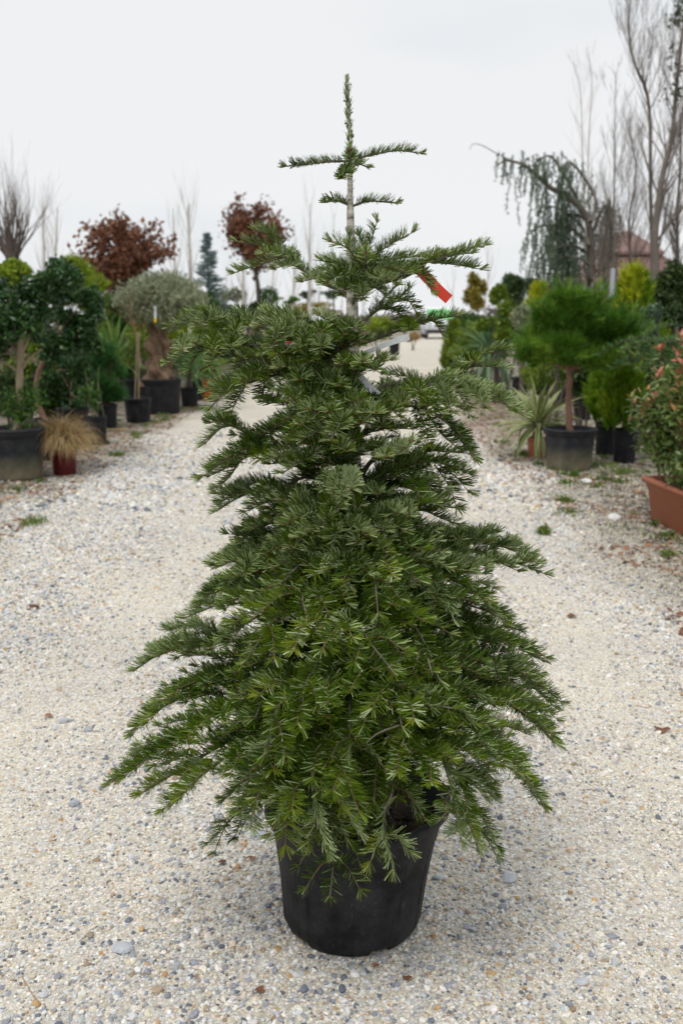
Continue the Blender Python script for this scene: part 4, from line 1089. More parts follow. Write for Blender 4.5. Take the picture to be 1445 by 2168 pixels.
def olive():
    rng = RN(43); c, r, h = place(298, 388, 801, 879)
    t = thing('potted_olive', 'old olive with gnarled brown trunk and rounded grey-green crown in a large black tub', 'potted olive', c)
    pot_of(t, c, r, h, M['grey_pot'], rng); Y = c[1]; s = 1 / ppm(Y)
    A = Acc()
    def mod(rr, z, th):
        rr = rr.copy()
        for i in range(rr.shape[0]): rr[i] *= 1 + .20 * np.sin(th * 2 + i * .45) * np.sin(i * .55 + 1) + .16 * np.sin(th * 4 - i * .5) + .12 * np.sin(th * 7 + i * .8) - .22 * (np.sin(th * 3 + i * .35) > .72)
        return rr, z
    z0 = h * .8; zt = XYZ(338, 672, Y)[2]
    prof = [(np.interp(f, [0, .15, .45, .6, .8, 1], [.25, .20, .15, .20, .13, .15]), z0 + (zt - z0) * f) for f in np.linspace(0, 1, 26)]
    A.lathe((c[0] - .02, c[1], 0), prof, 72, mod=mod)
    for e in ((300, 640), (350, 620), (380, 650), (330, 610), (400, 640), (290, 660)):
        stem(A, [(c[0], c[1], zt - .08), XYZ((338 + e[0]) / 2, 660, Y), XYZ(*e, Y + rng.uniform(-.3, .3))], .06, .02, 7)
    A.build('trunk', B['olive'], t, smooth=False)
    F = Acc(); C = XYZ(345, 642, Y)
    cloud(F, C, (88 * s, .66, 50 * s), 16000, .085, rng, .24, .3, .9, lumps=44)
    cloud(F, C + [0, 0, .05], (94 * s, .70, 58 * s), 4200, .10, rng, .2, .55, 1.4, tone=.2)
    F.build('crown', G['olive'], t)
    L_ = Acc(); p = XYZ(329, 668, Y - .6); L_.box(p + [0, 0, .05], (.035, .004, .17)); lb = L_.build('plant_label', mat('label_card', [(0, (.62, .64, .66)), (1, (.72, .73, .74))], .4), t)
    K = Acc(); K.box(p + [-.004, -.003, -.065], (.036, .005, .06)); K.build('yellow_band', mat('label_yellow', [(0, (.75, .50, .02)), (1, (.8, .55, .03))], .4), lb)
olive()
shrub('potted_shrub', 'yellow-green loose shrub in the dark tub half hidden left of the olive', 'potted shrub', (262, 335, 802, 858), G['hedge'], M['grey_pot'], [(300, 740, 45, 45), (270, 760, 35, 40)], 2400, .045, 44, None, 'dark', .4)

# strap-leaved plants: every leaf its own piece
def leaf_mesh(key, L, w, droop, mats, variegated=False, seg=7, thick=.002):
    A = Acc(); P = [np.zeros(3)]; a_ = 0.0
    for i in range(seg):
        a_ += droop / seg * (i / seg + .3); P.append(P[-1] + np.array([math.cos(a_), 0, -math.sin(a_)]) * L / seg)
    P = np.array(P); f = np.linspace(0, 1, seg + 1); ww = w * np.interp(f, [0, .25, .7, 1], [.55, 1, .8, .05]) / 2
    T = norm(np.gradient(P, axis=0)); N_ = np.stack([-T[:, 2], T[:, 1] * 0, T[:, 0]], 1); Sd = np.array([0, 1.0, 0])
    cols = [-1, -.55, 0, .55, 1]
    V = np.stack([P + Sd * (ww * c_)[:, None] + N_ * (ww * abs(c_) * .45)[:, None] for c_ in cols], 1)
    n, m = V.shape[:2]; i = np.arange(n - 1)[:, None] * m; j = np.arange(m - 1)[None]
    Fq = np.stack([i + j, i + j + 1, i + m + j + 1, i + m + j], -1).reshape(-1, 4)
    mi = np.tile([1, 0, 0, 1] if variegated else [0, 0, 0, 0], n - 1)
    A.add(V.reshape(-1, 3), Fq, mi, .5)
    return A.mesh(key, mats, smooth=True)
def strap_leaves(root, base, meshes, n, el0, el1, rng, spread=.02, name='leaf'):
    off = np.array(WLOC[root.name])
    for i in range(n):
        f = i / max(n - 1, 1); me = meshes[min(int(f * len(meshes)), len(meshes) - 1)]
        o = bpy.data.objects.new(name, me); COL.objects.link(o); o.parent = root
        az = i * 2.399 + rng.normal(0, .15); el = el1 + (el0 - el1) * f + rng.normal(0, .07)
        o.rotation_euler = (rng.normal(0, .15), -el, az); s = rng.uniform(.82, 1.1); o.scale = (s, s, s)
        o.location = tuple(np.asarray(base) - off + [math.cos(az) * spread, math.sin(az) * spread, -.06 * f])

M['cream'] = mat('cream_leaf_edge', [(0, (.45, .44, .17)), (1, (.62, .60, .30))], .5, 8)
M['yuc_mid'] = mat('green_leaf_centre', [(0, (.08, .15, .04)), (1, (.16, .24, .07))], .5, 8)

def yucca(label, rect, crown, L, n, key, seed, potm, variegated=False, trunk=True, w=.045, els=(1.45, -.35), group=None, cat='potted yucca', name='potted_yucca'):
    rng = RN(seed); c, r, h = place(*rect)
    t = thing(name, label, cat, c, group); pot_of(t, c, r, h, potm, rng); Y = c[1]
    top = XYZ(*crown, Y)
    A = Acc(); A.tube(spline([c + [0, 0, h * .8], top], 8), np.linspace(.045, .05, 8) * (1 + .1 * rng.normal(size=8)), 9); A.build('trunk', B['dark'], t, smooth=True)
    mats = [M['yuc_mid'], M['cream']] if variegated else [G[key]]
    ms = [leaf_mesh('leaf', L * q, w, dr, mats, variegated) for q, dr in ((.85, .35), (1, .6), (1, 1.1), (.95, 1.9))]
    strap_leaves(t, top, ms, n, els[1], els[0], rng)
    return t
yucca('variegated cream and green strap-leaved plant in the small terracotta pot by the round pine', (1113, 1158, 925, 970), (1137, 893), .56, 64, 'yucca', 51, M['terracotta'], True, w=.050, els=(1.4, -.5))
yucca('large spiky blue-green yucca right of the lane in front of the low hedge', (1036, 1080, 828, 852), (1040, 742), .80, 84, 'blueyucca', 52, M['black_pot'], w=.05, els=(1.5, -.6))
yucca('arching pale green strap-leaved palm rising between the dwarf pine and bare sapling', (226, 266, 815, 850), (244, 758), .92, 56, 'palm', 53, M['black_pot'], w=.05, els=(1.45, .0), cat='potted palm', name='potted_palm')
yucca('dark green palm in the grey pot directly right of the big olive tub', (382, 422, 820, 862), (400, 785), .62, 46, 'yucca', 54, M['grey_pot'], w=.04, els=(1.4, -.1), cat='potted palm', name='potted_palm')
yucca('green palm in the slim grey pot wedged beside the orange pot', (404, 430, 806, 848), (428, 770), .62, 40, 'palm', 55, M['grey_pot'], w=.035, els=(1.3, -.1), cat='potted palm', name='potted_palm')
yucca('green fan of fronds growing from the bright orange pot', (425, 456, 803, 847), (452, 778), .66, 40, 'palm', 56, M['orange_pot'], w=.035, els=(1.2, -.3), cat='potted palm', name='potted_palm')

# grown shrubs standing in the beds (no pot visible)
def bush(label, x, y, Y, rx, ry, m, n, leaf, seed, cat='shrub', name='garden_shrub', aspect=.5, lumps=12, up=0, group=None, stemm='dark', depth=None):
    rng = RN(seed); C = XYZ(x, y, Y); s = 1 / ppm(Y); base = np.array([C[0], C[1], 0.0])
    t = thing(name, label, cat, base, group); A = Acc()
    for _ in range(4): stem(A, [base + [rng.normal(0, .05), rng.normal(0, .05), 0], C + rng.normal(0, 1, 3) * [rx * s * .4, rx * s * .3, ry * s * .3]], .02, .005, 5)
    A.build('stems', B[stemm], t, smooth=True)
    F = Acc(); cloud(F, C, (rx * s, depth or rx * s * .8, ry * s), n, leaf, rng, aspect, .35, up, lumps=lumps)
    F.build('foliage', m, t)
    return t
bush('upright lime-green bamboo-like shrub rising behind the dark evergreens at left', 165, 600, 15.5, 55, 62, G['lime'], 5200, .10, 61, aspect=.16, lumps=16, up=1.2, cat='bamboo')
bush('pale lime shrub top at the left edge behind the dark evergreen', 18, 585, 14, 48, 45, G['lime'], 3200, .07, 62, lumps=10)
bush('small pink-flowered shrub beside the dark evergreen, under the brown oak', 195, 650, 14.5, 28, 40, G['laurel'], 1500, .06, 63)
def blossoms():
    rng = RN(64); p = XYZ(190, 632, 14.0); A = Acc()
    t = thing('blossom_sprig', 'sprig of small pink blossoms above the dark evergreens at left', 'blossoms', (p[0], p[1], p[2] - .3))
    limbs(A, p - [0, 0, .3], (0, 0, 1), .25, .006, 2, rng, .5, .1); A.build('twigs', B['dark'], t)
    for k in range(9):
        F = Acc(); cloud(F, p + rng.normal(0, .07, 3), (.03, .03, .03), 14, .04, rng, .8, .2); F.build('flower', M['pink'], t)
M['pink'] = mat('pink_petals', [(0, (.55, .22, .30)), (1, (.78, .48, .55))], .6, 10)
blossoms()
hb = [(20, 830, 12.5, 70, 60, 'darkshrub', 'shaded dark bush behind the leftmost tan stem'), (110, 840, 12.8, 60, 50, 'laurel', 'green bush in shade between the two leftmost stems'), (60, 760, 13.5, 80, 60, 'hedge', 'yellow-leaved bush glimpsed low behind the leftmost evergreen'), (200, 800, 15.5, 45, 60, 'darkshrub', 'shaded dark bush behind the dwarf pine pot'), (270, 790, 18.5, 50, 40, 'darkshrub', 'low shaded bush behind the bare sapling'), (260, 660, 19, 40, 40, 'laurel', 'fresh green bush between brown oak trunk and dwarf pine'), (335, 745, 19, 45, 40, 'hedge', 'yellow-green bush just behind the gnarled olive trunk'), (215, 720, 21, 34, 50, 'hedge', 'yellow-green bush directly behind the dwarf pine'), (235, 690, 20, 34, 60, 'hedge', 'yellowish bush behind the palm and dwarf pine'), (300, 700, 20.5, 40, 58, 'ochre', 'ochre-green bush in the gap left of the olive trunk'), (375, 715, 21, 40, 62, 'lime', 'bright green bush seen right of the olive trunk'),
      (430, 640, 26, 32, 34, 'laurel', 'mid green rounded bush under the blue spruce'), (450, 700, 24, 45, 50, 'hedge', 'yellow-green bush behind the orange pot palms'), (485, 640, 30, 38, 34, 'olive', 'grey-green bush right of the olive crown, by the blue spruce'), (510, 735, 26, 45, 42, 'darkshrub', 'dark bush low behind the fir\'s big left branches')]
hb += [(1060, 690, 17, 50, 42, 'hedge', 'mid green hedge plant left of the clipped ball, nearer the lane'), (1180, 700, 14, 60, 50, 'darkshrub', 'dark bush right behind the round pine'), (1240, 800, 12.5, 60, 45, 'darkshrub', 'shaded low bush under the right half of the round pine'), (1180, 640, 22, 50, 30, 'laurel', 'green bush below the house windows left of the posts'), (1000, 690, 26, 46, 36, 'laurel', 'green bush at the right lane side behind the small yellow-green conifer'), (1380, 760, 11.5, 60, 50, 'hedge', 'yellow-green bush between conifers and photinia'), (970, 700, 34, 26, 26, 'hedge', 'small green bush nearest the van on the right')]
for i, (x, y, Y, rx, ry, k, lb) in enumerate(hb): bush(lb, x, y, Y, rx, ry, G[k], 2400, .08, 70 + i, cat='bush', name='bush')

def oak(label, trunk_pts, Y, crown, seed, n, sep):
    rng = RN(seed); s = 1 / ppm(Y); x0 = trunk_pts[0][0]; base = XYZ(*trunk_pts[0], Y); base[2] = 0
    t = thing('brown_leaved_oak', label, 'oak tree', base, 'young oaks holding brown winter leaves')
    A = Acc(); stem(A, [base] + [XYZ(*p, Y) for p in trunk_pts[1:]], .075, .05, 9, 0, .5)
    tips = []; b = XYZ(*trunk_pts[-1], Y); cx, cy, rx, ry = crown; C = XYZ(cx, cy, Y)
    for k in range(16):
        e = C + norm(rng.normal(size=3)) * np.array([rx * s, rx * s * .8, ry * s]) * .75
        L = np.linalg.norm(e - b); tips += limbs(A, b, e - b + [0, 0, L * .15], L * .8, .03, 2, rng, .35, .1, 3, shrink=.4)
    A.build('trunk', B['dark'], t, smooth=True)
    F = Acc()
    for p in tips: cloud(F, p, np.array([.16, .16, .14]) * rng.uniform(.6, 1.4), max(int(n * .5 / len(tips)), 1), .11, rng, .6, .1)
    cloud(F, C, (rx * s, rx * s * .8, ry * s), int(n * .5), .12, rng, .6, .1, lumps=sep)
    F.build('crown', G['rust'], t)
oak('broader brown-leaved oak left of the blue spruce, its crown above the olive', [(263, 700), (256, 650), (250, 615)], 21, (255, 542, 112, 84), 81, 5200, 70)
oak('taller brown-leaved oak on a bare dark stem, closest to the fir\'s upper left branches', [(551, 680), (547, 620), (541, 580)], 27, (540, 500, 74, 80), 82, 4800, 46)

def spruce():
    rng = RN(83); Y = 27; s = 1 / ppm(Y); base = XYZ(444, 690, Y); base[2] = 0; top = XYZ(438, 494, Y); H = top[2]
    t = thing('blue_spruce', 'slim blue-grey spruce standing between the two brown oaks', 'spruce', base)
    A = Acc(); stem(A, [base, top], .06, .008, 7); 
    F = Acc()
    for i in range(26):
        f = i / 25; z = H * (1 - f * .62) - .03; R = .06 + f * .52
        for j in range(9):
            a_ = rng.uniform(0, 6.28); L = R * rng.uniform(.65, 1.25); d = np.array([math.cos(a_), math.sin(a_), rng.uniform(-.05, .35)]); p0 = np.array([base[0] + (top[0] - base[0]) * (z / H), base[1], z])
            P = np.linspace(.15, 1, 9)[:, None] * d * L + p0; A.tube(P[::4], .006, 3, 0)
            tufts(F, P, np.repeat(d[None], 9, 0), rng, 12, .07, .012, 0, .7)
    A.build('trunk', B['dark'], t); F.build('needles', G['blue'], t)
spruce()

# bare and thin background trees
def bare(label, pts, Y, r, seed, cat='bare tree', name='bare_tree', bark='twig', n=14, L=1.2, lv=2, up=.5, spread=.35, group=None, f0=.3, kids=3):
    rng = RN(seed); base = XYZ(*pts[0], Y); base[2] = 0; t = thing(name, label, cat, base, group)
    P = spline([base] + [XYZ(*p, Y) for p in pts], 30); A = Acc(); A.tube(P, np.linspace(r, r * .14, 30), 8, 0, .6); A.build('trunk', B[bark], t, smooth=True)
    F = Acc()
    for i in range(n):
        f = rng.uniform(f0, .97); k = int(f * 29); a_ = rng.uniform(0, 6.28)
        limbs(F, P[k], (math.cos(a_) * spread * 2, math.sin(a_) * spread * 2, up * 1.6), L * (1.15 - f * .75), r * .3 * (1.1 - f), lv, rng, spread, up * .4, kids, shrink=.55)
    F.build('twigs', B['twig' if bark != 'birch' else 'birch'], t); return t
def broom_tree():
    rng = RN(90); Y = 17; base = XYZ(25, 720, Y); base[2] = 0; t = thing('pollarded_tree', 'leafless dark pollarded tree with a fan of twigs at the left edge', 'bare tree', base)
    A = Acc(); k = XYZ(25, 552, Y); stem(A, [base, k], .13, .11, 9); A.build('trunk', B['dark'], t, smooth=True)
    F = Acc()
    for i in range(60):
        a_ = rng.uniform(0, 6.28); o = rng.uniform(.1, .95); limbs(F, k + rng.normal(0, .05, 3), (math.cos(a_) * o, math.sin(a_) * o * .5, 1), rng.uniform(.75, 1.15), .013, 2, rng, .22, .22, 2, shrink=.5)
    F.build('twigs', B['twig'], t)
broom_tree()
for i, (pts, Y, lb) in enumerate([([(112, 680), (118, 540), (122, 440)], 30, 'faint slender bare tree between the pollarded tree and brown oak'), ([(100, 680), (93, 520), (90, 430)], 32, 'very faint bare sapling just right of the pollarded tree'),
        ([(368, 680), (370, 560), (366, 440)], 34, 'thin bare birch directly right of the broad brown oak'), ([(402, 680), (403, 560), (398, 450), (402, 430)], 33, 'pale forked birch between the broad brown oak and blue spruce'),
        ([(516, 690), (515, 600), (512, 470)], 30, 'white-stemmed birch at the left flank of the taller brown oak'), ([(617, 690), (622, 600), (626, 500)], 36, 'white birch stem between the taller oak and forked birch'),
        ([(655, 690), (655, 560), (657, 430)], 30, 'tall white birch seen just left of the fir\'s slim top'), ([(690, 690), (700, 560), (708, 450)], 44, 'pinkish faint birch nearly behind the fir stem'),
        ([(578, 690), (576, 620), (580, 520)], 40, 'narrow birch stem right of the taller oak trunk'), ([(1026, 640), (1032, 590), (1030, 535)], 44, 'faint pinkish tree above the ochre bush right of the van')]):
    bare(lb, pts, Y, .09 if Y < 40 else .06, 100 + i, 'birch', 'birch_tree', 'birch', 12, 1.6, 2, .7, .22, 'slender bare birches beyond the pots')

def topiary(label, x, y, R, Y, seed, m='laurel', flat=False, kind='topiary'):
    rng = RN(seed); C = XYZ(x, y, Y); s = 1 / ppm(Y); base = np.array([C[0], Y, 0.]); t = thing('topiary_tree', label, kind, base)
    A = Acc(); stem(A, [base, C], .04, .03, 7); A.build('trunk', B['dark'], t)
    F = Acc(); cloud(F, C, (R * s, R * s, R * s * (.4 if flat else 1)), 1400, .06, rng, .5, .5, lumps=0 if not flat else 8); F.build('crown', G[m], t)
topiary('round dark topiary ball on a stem under the taller brown oak', 569, 630, 22, 27, 120)
topiary('lower dark topiary ball left of the round one under the oak', 542, 655, 16, 26, 121, 'darkshrub')
topiary('flat umbrella-shaped pine left of the white birch', 612, 632, 26, 36, 122, 'pine', True)
topiary('flat umbrella pine directly right of the white birch', 650, 622, 24, 40, 123, 'darkshrub', True)
topiary('flat dark umbrella pine closest to the fir trunk at left', 706, 624, 28, 38, 124, 'darkshrub', True)
topiary('dense round clipped ball right of the lane, left of the round pine', 1108, 673, 27, 16, 125, 'olive')
bush('low yellow-green hedge on the horizon left of the fir trunk', 660, 655, 45, 60, 16, G['ochre'], 2000, .12, 130, 'hedge', 'hedge', depth=1.0)
bush('bright lime rounded shrub seen just right of the fir trunk', 800, 690, 34, 34, 26, G['lime'], 1800, .10, 131)
bush('dry tan grass clump on the left verge near the van', 876, 712, 42, 14, 9, G['straw'], 500, .2, 132, 'dry grass', 'grass_clump', .12, 0, 1)

# small dark pots along the far left verge
for i, (rect, lb, pm) in enumerate([((822, 846, 716, 752), 'small dark empty pot on the left verge under the white tape', 'grey_pot'), ((690, 716, 724, 748), 'small black pot left of the fir trunk in the distance', 'black_pot'), ((720, 745, 722, 746), 'small black pot touching the fir trunk\'s left side in the distance', 'black_pot'),
                                ((530, 572, 728, 772), 'black tub in the shade under the fir\'s big left branches', 'black_pot'), ((858, 872, 708, 724), 'small red pot on the verge before the dry grass clump', 'red_pot'), ((1210, 1251, 838, 890), 'black pot with two canes behind the round pine\'s stem', 'black_pot'), ((1132, 1164, 806, 838), 'black pot behind the variegated plant, left of the pine stem', 'black_pot'),
                                ((1080, 1118, 798, 838), 'black pot just right of the blue-green yucca', 'black_pot'), ((1160, 1200, 820, 862), 'black pot in shadow left of the caned pot', 'black_pot')]):
    c, r, h = place(*rect); t = thing('nursery_pot', lb, 'pot', c); pot_of(t, c, r, h, M[pm], RN(140 + i))
    if i in (5, 6):
        for dx in (-.05, .05):
            K = Acc(); K.tube([c + [dx, 0, h * .8], c + [dx * .4, 0, h + .35]], .012, 6); K.build('cane', mat('bamboo_cane', [(0, (.45, .28, .10)), (1, (.6, .42, .2))], .6), t)
    if i == 7:
        A = Acc(); 
        for q in range(5): limbs(A, c + [0, 0, h * .8], (RN(q).normal(0, .3), 0, 1), .4, .012, 1, RN(q), .4, .2)
        A.build('stems', B['grey'], t)

def parked_car():
    """silver estate half hidden behind the fir, tail towards the lane"""
    C = ground(668, 778); C[1] += .1; x, y = C[0], C[1]
    t = thing('parked_car', 'silver car parked on the left verge, mostly hidden behind the fir branches', 'car', (x, y, 0))
    silver = mat('silver_car_paint', [(0, (.42, .44, .46)), (1, (.5, .52, .54))], .3, 3, metallic=.6); glass = mat('car_glass', [(0, (.03, .035, .04)), (1, (.05, .055, .06))], .08); rub = mat('tyre_rubber', [(0, (.012, .012, .012)), (1, (.03, .03, .03))], .8); red = mat('tail_lamp', [(0, (.45, .02, .02)), (1, (.6, .04, .03))], .2)
    A = Acc()
    prof = np.array([(0, .28), (0, .62), (.05, .82), (.25, 1.25), (.4, 1.42), (1.6, 1.46), (2.3, 1.38), (3.0, .98), (4.1, .86), (4.35, .6), (4.35, .28)])
    W_ = .88; rows = []
    for sx, inset in ((-1, 0), (-.93, .04), (0, .05), (.93, .04), (1, 0)):
        tap = np.where(prof[:, 1] > .9, .86, 1.0); rows.append(np.stack([x + sx * W_ * tap, y + prof[:, 0], prof[:, 1] * (1 if abs(sx) < 1 else .985)], 1))
    A.grid(np.stack(rows))
    for q in (0, -1): A.add(rows[q], [[0, 10, 9], [0, 9, 8], [0, 8, 1], [1, 8, 2], [2, 8, 7], [2, 7, 3], [3, 7, 6], [3, 6, 4], [4, 6, 5]])
    A.build('body', silver, t, smooth=False)
    K = Acc(); K.add([[x - .62, y + .07, .90], [x + .62, y + .07, .90], [x + .56, y + .235, 1.27], [x - .56, y + .235, 1.27]], [[0, 1, 2, 3]]); K.add([[x + .775 * 1, y + .5, .95], [x + .775, y + 2.7, .95], [x + .775, y + 2.1, 1.32], [x + .775, y + .7, 1.32]], [[0, 1, 2, 3]]); K.build('window', glass, t)
    for sx in (-1, 1):
        for sy in (.75, 3.5):
            Q = Acc(); th = np.linspace(0, 2 * math.pi, 21); Q.grid(np.stack([np.stack([np.full(21, x + sx * (.9 - e)), y + sy + rr * np.cos(th), .31 + rr * np.sin(th)], 1) for e, rr in ((0, .02), (0, .2), (0, .3), (.03, .31), (.2, .31))])); w_ = Q.build('wheel', rub, t, smooth=True)
            Q = Acc(); Q.grid(np.stack([np.stack([np.full(21, x + sx * .905), y + sy + rr * np.cos(th), .31 + rr * np.sin(th)], 1) for rr in (.01, .19)])); Q.build('hub_cap', silver, w_)
        Q = Acc(); Q.box((x + sx * .76, y - .005, .76), (.2, .06, .2)); Q.build('tail_lamp', red, t)
    Q = Acc(); Q.box((x, y - .04, .42), (1.7, .14, .22)); Q.build('bumper', rub, t)
parked_car()

def van():
    Y = 57.5; C = ground(934, 718); x, y = C[0] - .05, C[1]; C[2] = 0
    t = thing('parked_van', 'white van at the far end of the lane with a green sunshade in its windscreen', 'van', (x, y, 0))
    wh = mat('white_van_paint', [(0, (.74, .75, .77)), (1, (.80, .81, .83))], .25, 2); gr = mat('green_sunshade', [(0, (.10, .62, .16)), (1, (.16, .72, .22))], .5, 2); rub = mat('van_black_trim', [(0, (.015, .015, .018)), (1, (.03, .03, .035))], .6)
    lamp = mat('headlamp_glass', [(0, (.5, .52, .55)), (1, (.6, .62, .66))], .1)
    prof = np.array([(0, .35), (-.03, .75), (.12, 1.02), (.75, 1.14), (1.45, 1.78), (1.8, 1.90), (4.3, 1.90), (4.4, .35)]); A = Acc(); rows = []
    for sx in (-1, -.92, 0, .92, 1):
        tap = np.interp(prof[:, 1], [.35, 1.1, 1.9], [1, 1, .86]); rows.append(np.stack([x + sx * .92 * tap, y + prof[:, 0] + (.10 if abs(sx) == 1 and True else 0), prof[:, 1] - (.05 if abs(sx) == 1 else 0)], 1))
    A.grid(np.stack(rows))
    for q in (0, -1): A.add(rows[q], [[0, 7, 6], [0, 6, 1], [1, 6, 2], [2, 6, 3], [3, 6, 4], [4, 6, 5]])
    A.build('body', wh, t)
    K = Acc(); K.add([[x - .78, y + .78, 1.17], [x + .78, y + .78, 1.17], [x + .68, y + 1.40, 1.735], [x - .68, y + 1.40, 1.735]] , [[0, 1, 2, 3]]); K.V[-1] += np.array([0, -.03, .02]); K.build('sunshade', gr, t)
    for sx in (-1, 1):
        Q = Acc(); Q.box((x + sx * .70, y - .01, .82), (.32, .12, .2)); Q.build('headlamp', lamp, t)
        Q = Acc(); Q.box((x + sx * 1.02, y + .95, 1.2), (.14, .1, .24)); Q.build('wing_mirror', rub, t)
        for sy in (.8, 3.5):
            Q = Acc(); th = np.linspace(0, 2 * math.pi, 21); Q.grid(np.stack([np.stack([np.full(21, x + sx * (.93 - e)), y + sy + rr * np.cos(th), .32 + rr * np.sin(th)], 1) for e, rr in ((0, .02), (0, .3), (.03, .32), (.22, .32), (.22, .05))])); Q.build('wheel', rub, t, smooth=True)
    Q = Acc(); Q.box((x, y - .05, .45), (1.8, .16, .22)); Q.build('bumper', rub, t)
    Q = Acc(); Q.box((x, y - .045, .80), (.8, .05, .12)); Q.build('grille', rub, t)
van()

# ------------------------------------------------------------------ right side of the lane
pine_bush('wide rounded bright green pine grafted on a slim bare stem in a dirty black pot', (1146, 1258, 906, 1000), [(1150, 735, 52, 48), (1195, 685, 50, 46), (1262, 720, 62, 50), (1322, 742, 36, 40), (1195, 745, 70, 38), (1122, 752, 30, 30), (1235, 662, 36, 30), (1270, 765, 62, 24), (1165, 690, 34, 36), (1300, 700, 36, 34), (1190, 645, 22, 16)], 201, G['pine'], 2600, .13, (.036, (1203, 850), (1205, 785)), up=.9, bark='redbrown')

def thuja(label, x, ytop, ybot, halfw, Y, seed, m='thuja', rect=None, tips='gold', group=None, n=420):
    rng = RN(seed)
    if rect: c, r, h = place(*rect); Y = c[1]
    else: c = XYZ(x, ybot, Y); c[2] = 0; r, h = .1, 0
    t = thing('golden_conifer' if m == 'gold' else 'potted_conifer' if rect else 'conifer', label, 'conifer', c, group)
    if rect: pot_of(t, c, r, h, M['grey_pot'], rng)
    zt, zb = XYZ(x, ytop, Y)[2], max(XYZ(x, ybot, Y)[2], .05); s = 1 / ppm(Y); R = halfw * s; cx = XYZ(x, ybot, Y)[0]
    A = Acc(); A.tube([[c[0], c[1], h * .8], [cx, Y, zt - .1]], .02, 6); A.build('trunk', B['dark'], t)
    f = rng.random(n) ** .8; z = zb + (zt - zb) * f; rad = R * np.interp(f, [0, .12, .55, 1], [.8, 1, .58, .02]) * rng.uniform(.6, 1.12, n); th = rng.uniform(0, 6.28, n)
    P = np.stack([cx + np.cos(th) * rad, Y + np.sin(th) * rad, z], 1); D = np.stack([np.cos(th) * .45, np.sin(th) * .45, np.ones(n)], 1)
    F = Acc()
    for sub in range(3): tufts(F, P + rng.normal(0, .03, P.shape) + D * .04 * sub, D, rng, 11, .11, .021, 0, .38, (f * .25).mean() - .05 + .08 * sub)
    for q in range(int(n * .22)):
        k = rng.integers(n); d = norm(D[k] + rng.normal(0, .12, 3)); L_ = rng.uniform(.08, .2) * max(halfw * s / .25, .6); PP = P[k] + np.linspace(0, 1, 6)[:, None] * d * L_; tufts(F, PP, np.repeat(d[None], 6, 0), rng, 7, .07, .012, 1 if rng.random() < (.5 if f[k] > .4 else .12) else 0, .4, .15)
    F.build('foliage', [G[m], G[tips]], t)
thuja('dark and gold flame-tipped conifer rising above the right side of the round pine', 1332, 604, 800, 60, 11.5, 210, 'thuja', n=820)
thuja('shorter gold-tipped conifer left of the flame-tipped one, behind the round pine', 1285, 668, 800, 38, 12.5, 216, 'thuja', n=420)
thuja('gold-tipped conifer right of the flame-tipped one, above the spreading juniper', 1372, 680, 800, 32, 12.2, 217, 'thuja', n=360)
thuja('yellow leader of the flame-tipped conifer group standing highest beside the house posts', 1330, 586, 690, 10, 11.4, 213, 'gold', n=60)
thuja('green conifer in the grey pot nearest the photinia trough', 1315, 785, 900, 30, 9, 211, 'thuja', (1293, 1346, 905, 980), n=420)
thuja('green conifer in the tall grey pot between the round pine and the nearer conifer', 1280, 790, 888, 26, 9, 212, 'thuja', (1256, 1300, 890, 962), n=360)
thuja('small bright yellow conifer on the far side of the clipped ball', 1138, 615, 690, 26, 19, 214, 'gold', n=300)
thuja('small yellow-green conifer in a black pot at the right lane edge, leftmost of that side', 957, 690, 782, 24, 18, 215, 'hedge', (938, 975, 772, 800), n=300)
bush('low yellow-green hedge behind the blue-green yucca', 1010, 725, 21, 70, 46, G['hedge'], 6500, .07, 220, 'hedge', 'hedge', lumps=22, depth=1.0)
bush('mid green hedge plants behind the clipped ball', 1075, 700, 20, 60, 42, G['laurel'], 4500, .06, 221, 'hedge', 'hedge', lumps=18, depth=1.0)
bush('shaded hedge plants under the round pine', 1150, 790, 15, 60, 40, G['hedge'], 3500, .05, 222, 'hedge', 'hedge', lumps=16, depth=.5)
bush('brownish yellow tall shrub on the horizon right of the van', 1008, 620, 40, 30, 42, G['ochre'], 2600, .14, 223)
bush('dark green shrub mass under the weeping cedar', 1100, 615, 30, 52, 42, G['darkshrub'], 3600, .12, 224)
bush('mid green loose shrub left of the dark shrub on the horizon', 1062, 628, 28, 32, 32, G['hedge'], 1800, .11, 225)
bush('reddish brown twiggy shrub between dark shrub and cedar', 1150, 625, 27, 22, 36, G['rust'], 800, .09, 226)
bush('tall dark green conifer-like shrub at the right edge behind the photinia', 1430, 640, 12.5, 52, 88, G['darkshrub'], 6000, .07, 227, lumps=26)
bush('dark twiggy purplish shrub behind the juniper at the right edge', 1400, 670, 12, 45, 55, G['darkshrub'], 2600, .06, 228)
bush('dark shrub filling the gap behind the flame-tipped conifer', 1260, 700, 17, 90, 66, G['darkshrub'], 5200, .07, 229, lumps=22)
bush('deep green shrubs in shadow behind the photinia', 1400, 800, 10.5, 70, 80, G['darkshrub'], 6000, .05, 230, lumps=24, depth=.3)
bush('silvery sage-coloured drooping shrub right of the flame-tipped conifer', 1372, 690, 11, 26, 60, G['cedar'], 1800, .05, 231)

